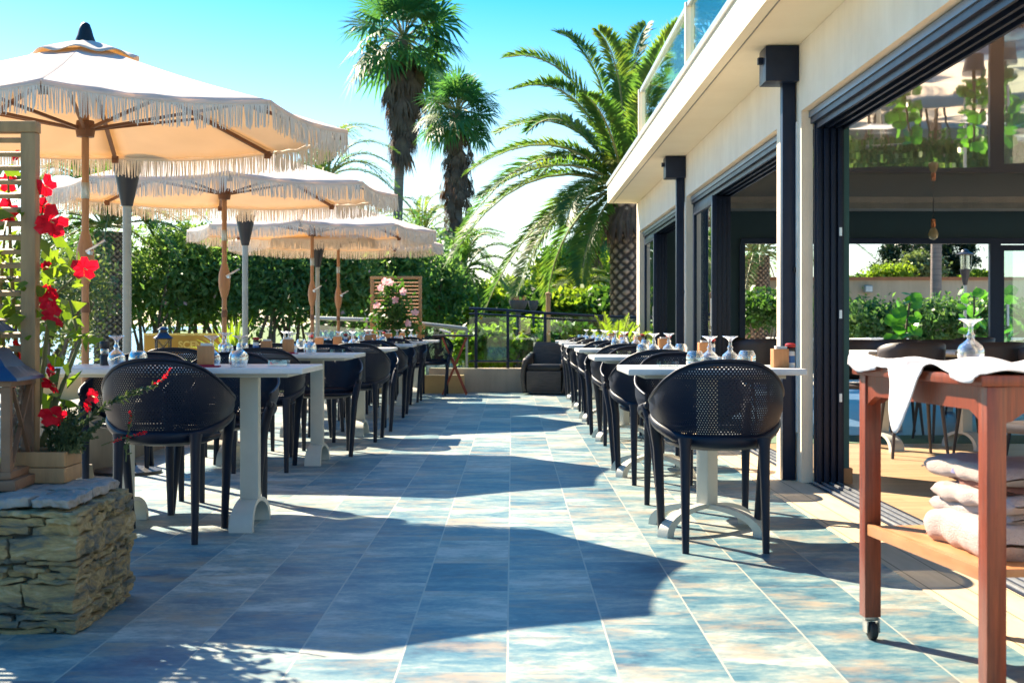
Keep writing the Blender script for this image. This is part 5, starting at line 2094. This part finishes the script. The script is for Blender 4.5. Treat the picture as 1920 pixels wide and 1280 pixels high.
# ------------------------------------------------------------------ oleander hedge behind the left rows
hedge = [(300, 520, 27, 1.0, 1.2, "oleander_sunlit"), (412, 522, 27.4, .95, 1.08, "oleander_sunlit"), (520, 520, 26.8, 1.0, 1.15, "oleander"),
         (628, 528, 27.2, .95, 1.0, "oleander_sunlit"), (728, 518, 28, .95, 1.15, "oleander"), (800, 540, 29.5, .7, .9, "oleander")]
pos = ["leftmost dense oleander, beside the stout palm trunk", "second dense oleander from the left, above the yellow sign",
       "dense oleander behind the second heater", "dense oleander behind the third and fourth parasol poles",
       "dense oleander right behind the trellis with flowers", "rightmost dense oleander of the hedge, narrow, by the palm trunk"]
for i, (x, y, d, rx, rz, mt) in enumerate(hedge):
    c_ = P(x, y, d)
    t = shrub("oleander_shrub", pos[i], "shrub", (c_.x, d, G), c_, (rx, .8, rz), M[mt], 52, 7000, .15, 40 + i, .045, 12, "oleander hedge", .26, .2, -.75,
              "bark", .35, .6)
    if i in (0, 1, 3):
        rg = rng_np(90 + i)
        fl = leaf_quads(np.array([[rg.uniform(-.8, .8) * rx, -.8, c_.z - G + rg.uniform(-.7, .9)] for _ in range(10)]), .09, rg, .5)
        quads_mesh("blossom", fl, 4, M["pink_petal"], t)
shrub("olive_tree", "loose grey-green tree left of the stout palm trunk", "tree", (-9.2, 27.5, G), P(110, 545, 27.5), (1.3, 1.0, 1.1), M["olive"], 60, 6000, .12, 51,
      .10, 6, None, .24, .25)
shrub("grey_shrub", "pale grey-green shrub touching the palm trunk behind the hibiscus", "shrub", (-7.4, 23, G), P(140, 560, 23), (.55, .5, .75), M["olive"], 30, 2600, .11, 52, .04, 5,
      None, .3, .22)

# ------------------------------------------------------------------ garden beyond the balustrade
gs = [(905, 590, 33, .8, .5, "lime", "low yellow-green shrub right of the small palm"),
      (965, 583, 38, 1.0, .55, "lime", "yellow-green shrub behind the dark bowl planter"),
      (1020, 590, 31, .7, .45, "mid_green", "rounded green shrub behind the balustrade's middle post"),
      (1070, 535, 41, 1.3, 1.1, "lime", "tall pale green shrub left of the thin trunk"),
      (1085, 588, 31, .75, .5, "lime", "bright yellow-green shrub below the thin trunk"),
      (1150, 590, 30.5, .7, .5, "mid_green", "green shrub in front of the big palm's trunk"),
      (1165, 500, 44, 1.3, 1.3, "mid_green", "tall green shrub behind the big palm's trunk"),
      (1010, 560, 50, 1.6, .8, "olive", "distant grey-green bush in the centre gap"),
      (880, 575, 46, 1.6, .7, "mid_green", "distant green bush behind the small palm"),
      (935, 560, 60, 2.0, .8, "lime", "farthest pale bush under the hanging fronds"),
      (905, 655, 23.6, .45, .3, "lime", "low bright plant just behind the balustrade's first pane"),
      (965, 650, 24.4, .5, .32, "lime", "low bright plant just behind the balustrade's second pane"),
      (1065, 648, 24, .5, .3, "mid_green", "low plant behind the balustrade beside the slim pole"),
      (930, 635, 29, .7, .32, "mid_green", "low green plant on the lawn behind the stone wall"),
      (1010, 632, 28, .6, .3, "lime", "low pale plant on the lawn right of the urns"),
      (760, 560, 38, 1.6, 1.2, "mid_green", "green bush behind the trellis")]
for i, (x, y, d, rx, rz, mt, lb_) in enumerate(gs):
    c_ = P(x, y, d)
    shrub("garden_shrub", lb_, "shrub", (c_.x, d, G), c_, (rx, rx * .8, rz), M[mt], 55, 5200, .12 + d * .0012, 60 + i, .035, 6, None, .25, .32, -.8)
for i, (x, y, d, rx, rz, lb_) in enumerate([(1122, 508, 47, 1.5, 1.2, "dark pine tree behind the thin-trunked palm"),
                                            (1702, 470, 39, .85, 1.2, "dark pine above the boundary wall left of the bare trunk"),
                                            (1795, 478, 41, .7, .9, "dark pine above the boundary wall right of the bare trunk")]):
    c_ = P(x, y, d)
    shrub("pine_tree", lb_, "tree", (c_.x, d, G), c_, (rx, rx, rz), M["pine"], 34, 7000, .16, 80 + i, .12, 8, None, .17, .14, -1, "bark", .5, .1)
for i, (x, y, d, rx, rz, mt, lb_) in enumerate([(1672, 520, 36, .5, .28, "lime", "yellow-green bush over the boundary wall, left one"),
                                                (1728, 512, 36.5, .5, .45, "olive", "pale feathery bush over the boundary wall beside the trunk"),
                                                (1608, 530, 37, .35, .16, "mid_green", "small green bush over the boundary wall by the door frame"),
                                                (1835, 525, 37, .4, .25, "lime", "bush over the boundary wall behind the glass heater"),
                                                (1640, 606, 28.5, .85, .42, "oleander", "clipped dark bush before the boundary wall, left part"),
                                                (1750, 606, 28.2, .85, .42, "oleander", "clipped dark bush before the boundary wall, below the trunk"),
                                                (1850, 606, 28, .8, .45, "oleander", "clipped dark bush before the boundary wall, right part"),
                                                (1430, 580, 27, .8, .35, "mid_green", "low green bush seen through the middle sliding door")]):
    c_ = P(x, y, d)
    shrub("garden_shrub", lb_, "shrub", (c_.x, d, G), c_, (rx, rx * .7, rz), M[mt], 40, 4500, .11, 100 + i, .03, 6, None, .27, .3, -.9)


def broad_plant(px_, d, h, lean, seed, label, n=26):
    rg = rng_np(seed)
    x = (px_ - CX) * d / F
    t = thing("broad_leaf_plant", label, "plant", (x, d, -.02))
    MB().lathe([(0, 0), (.14, 0), (.18, .3), (.19, .32), (.16, .325), (0, .30)], 18).build("pot", M["urn"], t, True, angle=40)
    MB().tube([(0, 0, .3), (lean * .4, 0, h * .55), (lean, .05, h)], [.03, .024, .014], 8).build("stem", M["bark"], t, True)
    qs = []
    for i in range(n):
        f = rg.uniform(.25, 1.02)
        p = np.array([lean * f ** 1.5, 0, h * f])
        az = rg.uniform(0, 2 * pi)
        d_ = np.array([cos(az), sin(az), rg.uniform(-.3, .5)])
        R = rg.uniform(.05, .105)
        cx_ = p + d_ * rg.uniform(.08, .26)
        nrm = np.array([rg.normal(0, .5), rg.normal(-.5, .5), .6])
        nrm /= np.linalg.norm(nrm)
        a1 = np.cross(nrm, d_)
        a1 /= np.linalg.norm(a1)
        a2 = np.cross(nrm, a1)
        for k in range(4):
            # a round leaf from four wedges, slightly cupped
            b0, b1 = k * pi / 2, (k + 1) * pi / 2
            bm = (b0 + b1) / 2
            pt = lambda b, r: cx_ + (a1 * cos(b) + a2 * sin(b) * 1.15) * R * r + nrm * R * .18 * r * r
            qs.append(np.stack([cx_, pt(b0, 1), pt(bm, 1.12), pt(b1, 1)]))
    quads_mesh("leaves", np.stack(qs), 4, M["fig_leaf"], t)
    return t


broad_plant(1690, 22.2, 1.42, .15, 1, "broad-leaved potted plant outside the end window, left one", 46)
broad_plant(1826, 22.6, 1.5, .02, 2, "broad-leaved potted plant left of the dark window post", 46)
broad_plant(1885, 21.6, 1.45, .05, 3, "broad-leaved potted plant behind the open glazed leaf", 46)

# ------------------------------------------------------------------ urns, cycad, pole at the far end
for i, (x, y, d, s, lb_) in enumerate([(972, 583, 24, .5, "large dark bowl planter with dry grasses beyond the balustrade"),
                                       (1000, 583, 24.6, .28, "small dark bowl planter right of the large one")]):
    c_ = P(x, y, d)
    t = thing("bowl_planter", lb_, "planter", (c_.x, d, G))
    hz = c_.z - G
    MB().lathe([(0, 0), (.22 * s, 0), (.20 * s, .06), (.09 * s, .12), (.08 * s, hz - .05), (.12 * s, hz), (.24 * s, hz + .05), (.31 * s, hz + .14), (.32 * s, hz + .18),
                (.29 * s, hz + .18), (.2 * s, hz + .12), (0, hz + .12)], 24).build("bowl", M["urn"], t, True, angle=50)
    rg = rng_np(200 + i)
    qs = []
    for k in range(60):
        a = rg.uniform(0, 2 * pi)
        d_ = np.array([cos(a) * .5, sin(a) * .5, 1.0])
        b = np.array([cos(a) * .15 * s, sin(a) * .15 * s, hz + .12])
        w_ = np.array([-sin(a), cos(a), 0]) * .012
        e_ = b + d_ * rg.uniform(.12, .3) * s
        qs.append(np.stack([b - w_, b + w_, e_ + w_ * .2, e_ - w_ * .2]))
    quads_mesh("grasses", np.stack(qs), 4, M["skirt"], t)

cyc = thing("cycad", "potted cycad with stiff bright fronds beside the building's far corner", "plant", (1.42, 19.6, 0))
MB().lathe([(0, 0), (.17, 0), (.23, .38), (.25, .40), (.25, .44), (.21, .44), (.2, .40), (0, .40)], 22).build("pot", M["terracotta"], cyc, True, angle=40)
rg = rng_np(5)
q, ribs = [], []
for i in range(24):
    az = i * 2.39996
    el = radians(75 - 50 * i / 24 + rg.uniform(-6, 6))
    L = rg.uniform(.62, .82)
    hd = np.array([cos(az), sin(az), 0])
    p0 = np.array([0, 0, .42]) + hd * .04
    pm = p0 + hd * L * .5 * cos(el) + np.array([0, 0, L * .52 * sin(el)])
    p2 = p0 + hd * L * 1.0 * cos(el) + np.array([0, 0, L * (sin(el) - .1)])
    a, r = frond(p0, pm, p2, .13, 30, rg, .020, .05, .5, .5)
    q.append(a)
    ribs.append(r)
quads_mesh("fronds", np.concatenate(q), 4, M["lime"], cyc)
mb = MB()
for r in ribs:
    mb.tube(r, .008, 5)
mb.build("midribs", M["rachis"], cyc, True)
gp = thing("garden_pole", "slim pale pole standing behind the balustrade under a hanging frond", "pole", (P(1028, 611, 22).x, 22, G))
MB().tube([(0, 0, 0), (0, 0, 1.85)], [.04, .036], 12).build("pole", M["olive"] if False else M["trellis"], gp, True)
MB().lathe([(0, 1.85), (.045, 1.85), (.045, 1.88), (0, 1.90)], 12).build("cap", M["trellis"], gp, True)

# yucca by the sign
yk = thing("yucca", "spiky yellow-green yucca behind the second parasol pole", "plant", (P(437, 611, 17.6).x, 17.6, -.05))
MB().tube([(0, 0, 0), (0, 0, .62)], [.06, .05], 10).build("stem", M["bark"], yk, True)
rg = rng_np(6)
qs = []
for i in range(46):
    az = i * 2.39996
    el = radians(86 - 80 * i / 46)
    d_ = np.array([cos(az) * cos(el), sin(az) * cos(el), sin(el)])
    L = rg.uniform(.42, .6)
    b = np.array([0, 0, .60])
    w_ = np.cross(d_, [0, 0, 1.0])
    w_ = w_ / (np.linalg.norm(w_) + 1e-6) * .022
    m_ = b + d_ * L * .5
    e_ = b + d_ * L - np.array([0, 0, .06 * (1 - sin(el))])
    qs.append(np.stack([b - w_ * .6, m_ - w_, e_, m_ + w_]))
quads_mesh("leaves", np.stack(qs), 4, M["lime"], yk)


# ------------------------------------------------------------------ flowers
def flower(c, face, R, rg, mat, stamen=True):
    """five broad ruffled petals round a centre"""
    c, face = np.array(c, float), np.array(face, float)
    face /= np.linalg.norm(face)
    a1 = np.cross(face, [.3, .2, 1.0])
    a1 /= np.linalg.norm(a1)
    a2 = np.cross(face, a1)
    qs = []
    for k in range(5):
        b = 2 * pi * k / 5 + rg.uniform(-.15, .15)
        d_ = a1 * cos(b) + a2 * sin(b)
        s_ = -a1 * sin(b) + a2 * cos(b)
        r_ = R * rg.uniform(.85, 1.1)
        fl = rg.uniform(-.25, .35)
        base = c + face * -.15 * R
        m1 = c + d_ * r_ * .55 + face * .12 * r_
        tip = c + d_ * r_ + face * fl * r_
        qs.append(np.stack([base, m1 + s_ * r_ * .42, tip + s_ * r_ * .28 + face * .1 * r_, m1]))
        qs.append(np.stack([base, m1, tip + s_ * r_ * .28 + face * .1 * r_, tip - s_ * r_ * .25]))
        qs.append(np.stack([base, m1, tip - s_ * r_ * .25, m1 - s_ * r_ * .42]))
    return qs


def P5(x, y, d=5.5):
    return np.array(P(x, y, d))


hb = thing("hibiscus", "red-flowered hibiscus growing through the trellis at the left edge", "plant", (-1.75, 5.0, .46))
off = np.array([-1.75, 5.0, .46])
rg = rng_np(15)
pts = []
for (x, y, r_, n_) in ((120, 500, 22, 16), (100, 540, 22, 16), (135, 605, 20, 11), (90, 600, 16, 9), (22, 490, 26, 20), (12, 570, 30, 32), (60, 530, 26, 10), (150, 625, 14, 6),
                       (85, 690, 18, 7), (130, 700, 16, 3), (14, 330, 16, 7), (8, 410, 16, 9), (95, 860 - 100, 18, 6), (95, 470, 14, 5), (16, 640, 26, 22)):
    for _ in range(n_):
        pts.append(P5(x + rg.normal(0, r_), y + rg.normal(0, r_), 4.98 + rg.uniform(-.08, .35)) - off)
lf = leaf_quads(np.array(pts), .082, rg, .27, .4)
quads_mesh("leaves", lf, 4, M["hib_leaf"], hb)
mb = MB()
for path in (((60, 860), (80, 700), (95, 560), (150, 510)), ((40, 860), (30, 650), (20, 480), (15, 330)), ((50, 860), (60, 640), (72, 470), (82, 350)),
             ((70, 860), (110, 740), (150, 640), (130, 560)), ((60, 860), (90, 800), (110, 690), (92, 700)), ((40, 860), (10, 700), (0, 560), (10, 420)),
             ((70, 860), (120, 800), (160, 770), (172, 745))):
    p = [Vector(P5(x, y, 5.06) - off) for x, y in path]
    mb.tube(p, [.011, .009, .007, .004], 6)
mb.build("stems", M["stem"], hb, True)
for (x, y, R, d) in ((84, 348, .052, 5.45), (95, 415, .075, 5.4), (80, 388, .04, 5.5), (8, 402, .06, 5.5), (14, 342, .045, 5.55), (158, 503, .055, 5.35), (86, 500, .03, 5.45),
                     (92, 560, .055, 5.45), (102, 592, .06, 5.4), (85, 545, .045, 5.5), (95, 695, .035, 5.4), (98, 722, .045, 5.35), (172, 742, .03, 5.3), (166, 760, .028, 5.32),
                     (100, 778, .06, 5.3), (38, 660, .05, 5.5), (30, 292, .03, 5.55), (20, 405, .05, 5.5)):
    d -= .45
    qf = flower(P5(x, y, d) - off, [rg.uniform(-.9, .9), -1, rg.uniform(-.8, .4)], R * .84, rg, None)
    f_ = quads_mesh("blossom", np.stack(qf), 4, M["red_petal"], hb)
    MB().tube([Vector(P5(x, y, d) - off), Vector(P5(x + 6, y + 3, d - .06) - off)], [.004, .002], 5).build("stamen", M["peach_food"], f_)

fp = thing("feathery_plant", "feathery grey-green plant with red tipped sprigs spilling from the planter", "plant", (-1.58, 4.93, .46))
off = np.array([-1.58, 4.93, .46])
rg = rng_np(16)
qs = []
mb = MB()


def sprig(path, d, n, ln, mat_list, wd=.004, r0=.0025):
    p = [Vector(P(x, y, d)) - Vector(off) for x, y in path]
    mb.tube(p, [r0 * (1 - .6 * i / (len(p) - 1)) for i in range(len(p))], 5)
    arr = np.array([tuple(v) for v in p])
    tt = rg.uniform(.1, 1, n)
    ix = np.clip((tt * (len(p) - 1)).astype(int), 0, len(p) - 2)
    fr = (tt * (len(p) - 1) - ix)[:, None]
    c_ = arr[ix] * (1 - fr) + arr[ix + 1] * fr
    tg = arr[ix + 1] - arr[ix]
    tg /= np.linalg.norm(tg, axis=1)[:, None]
    d_ = tg * .9 + rg.normal(0, .55, (n, 3))
    d_ /= np.linalg.norm(d_, axis=1)[:, None]
    s_ = np.cross(d_, rg.normal(0, 1, (n, 3)))
    s_ /= np.linalg.norm(s_, axis=1)[:, None]
    L = ln * rg.uniform(.5, 1.2, (n, 1)) * (1.1 - .6 * tt[:, None])
    mat_list.append(np.stack([c_, c_ + d_ * L * .5 + s_ * wd, c_ + d_ * L, c_ + d_ * L * .5 - s_ * wd], 1))


g_, rd = [], []
sprig([(150, 800), (200, 758), (245, 738), (290, 722)], 4.9, 170, .035, g_)
sprig([(282, 725), (300, 715), (312, 703), (320, 690)], 4.9, 50, .012, rd)
sprig([(236, 865), (238, 830), (243, 800), (246, 775)], 4.9, 60, .02, g_)
sprig([(246, 800), (245, 780), (244, 770)], 4.9, 30, .012, rd)
sprig([(190, 835), (225, 822), (255, 815), (275, 810)], 4.9, 60, .016, rd)
for k in range(46):
    x0, y0 = 118 + rg.normal(0, 16), 850
    x1, y1 = 128 + rg.normal(0, 34), 795 + rg.normal(0, 22)
    sprig([(x0, y0), ((x0 + x1) / 2, (y0 + y1) / 2 - 8), (x1, y1)], 4.9 + rg.uniform(-.04, .08), 60, .026, g_)
mb.build("stems", M["stem"], fp, True)
quads_mesh("foliage", np.concatenate(g_), 4, M["fern"], fp)
quads_mesh("red_tips", np.concatenate(rd), 4, M["red_petal"], fp)

mv = thing("flowering_climber", "climbing plant with pink and white flowers on the orange trellis", "plant", (P(740, 611, 20.55).x, 20.5, -.42))
off = np.array([P(740, 611, 20.55).x, 20.5, -.42])
MB().lathe([(0, 0), (.16, 0), (.2, .5), (.2, .54), (.17, .54), (0, .5)], 18).build("pot", M["urn"], mv, True, angle=40)
rg = rng_np(17)
pts = []
for (x, y, r_, n_) in ((735, 600, 14, 160), (738, 570, 15, 200), (735, 545, 11, 120), (755, 590, 12, 90), (705, 590, 12, 60), (775, 610, 9, 40), (722, 625, 12, 120), (750, 620, 14, 120)):
    for _ in range(n_):
        pts.append(np.array(P(x + rg.normal(0, r_), y + rg.normal(0, r_), 20.45 + rg.uniform(-.12, .2))) - off)
quads_mesh("leaves", leaf_quads(np.array(pts), .085, rg, .34), 4, M["mid_green"], mv)
MB().tube([(0, 0, .5), (.02, 0, 1.2), (-.02, 0, 2.0)], .012, 6).build("stem", M["stem"], mv)
for (x, y) in ((722, 528), (732, 530), (714, 540), (756, 547), (741, 562), (778, 586), (706, 572), (765, 606)):
    quads_mesh("blossom", np.stack(flower(np.array(P(x, y, 20.28)) - off, [rg.uniform(-.4, .4), -1, .1], .055, rg, None)), 4, M["pink_petal"], mv)
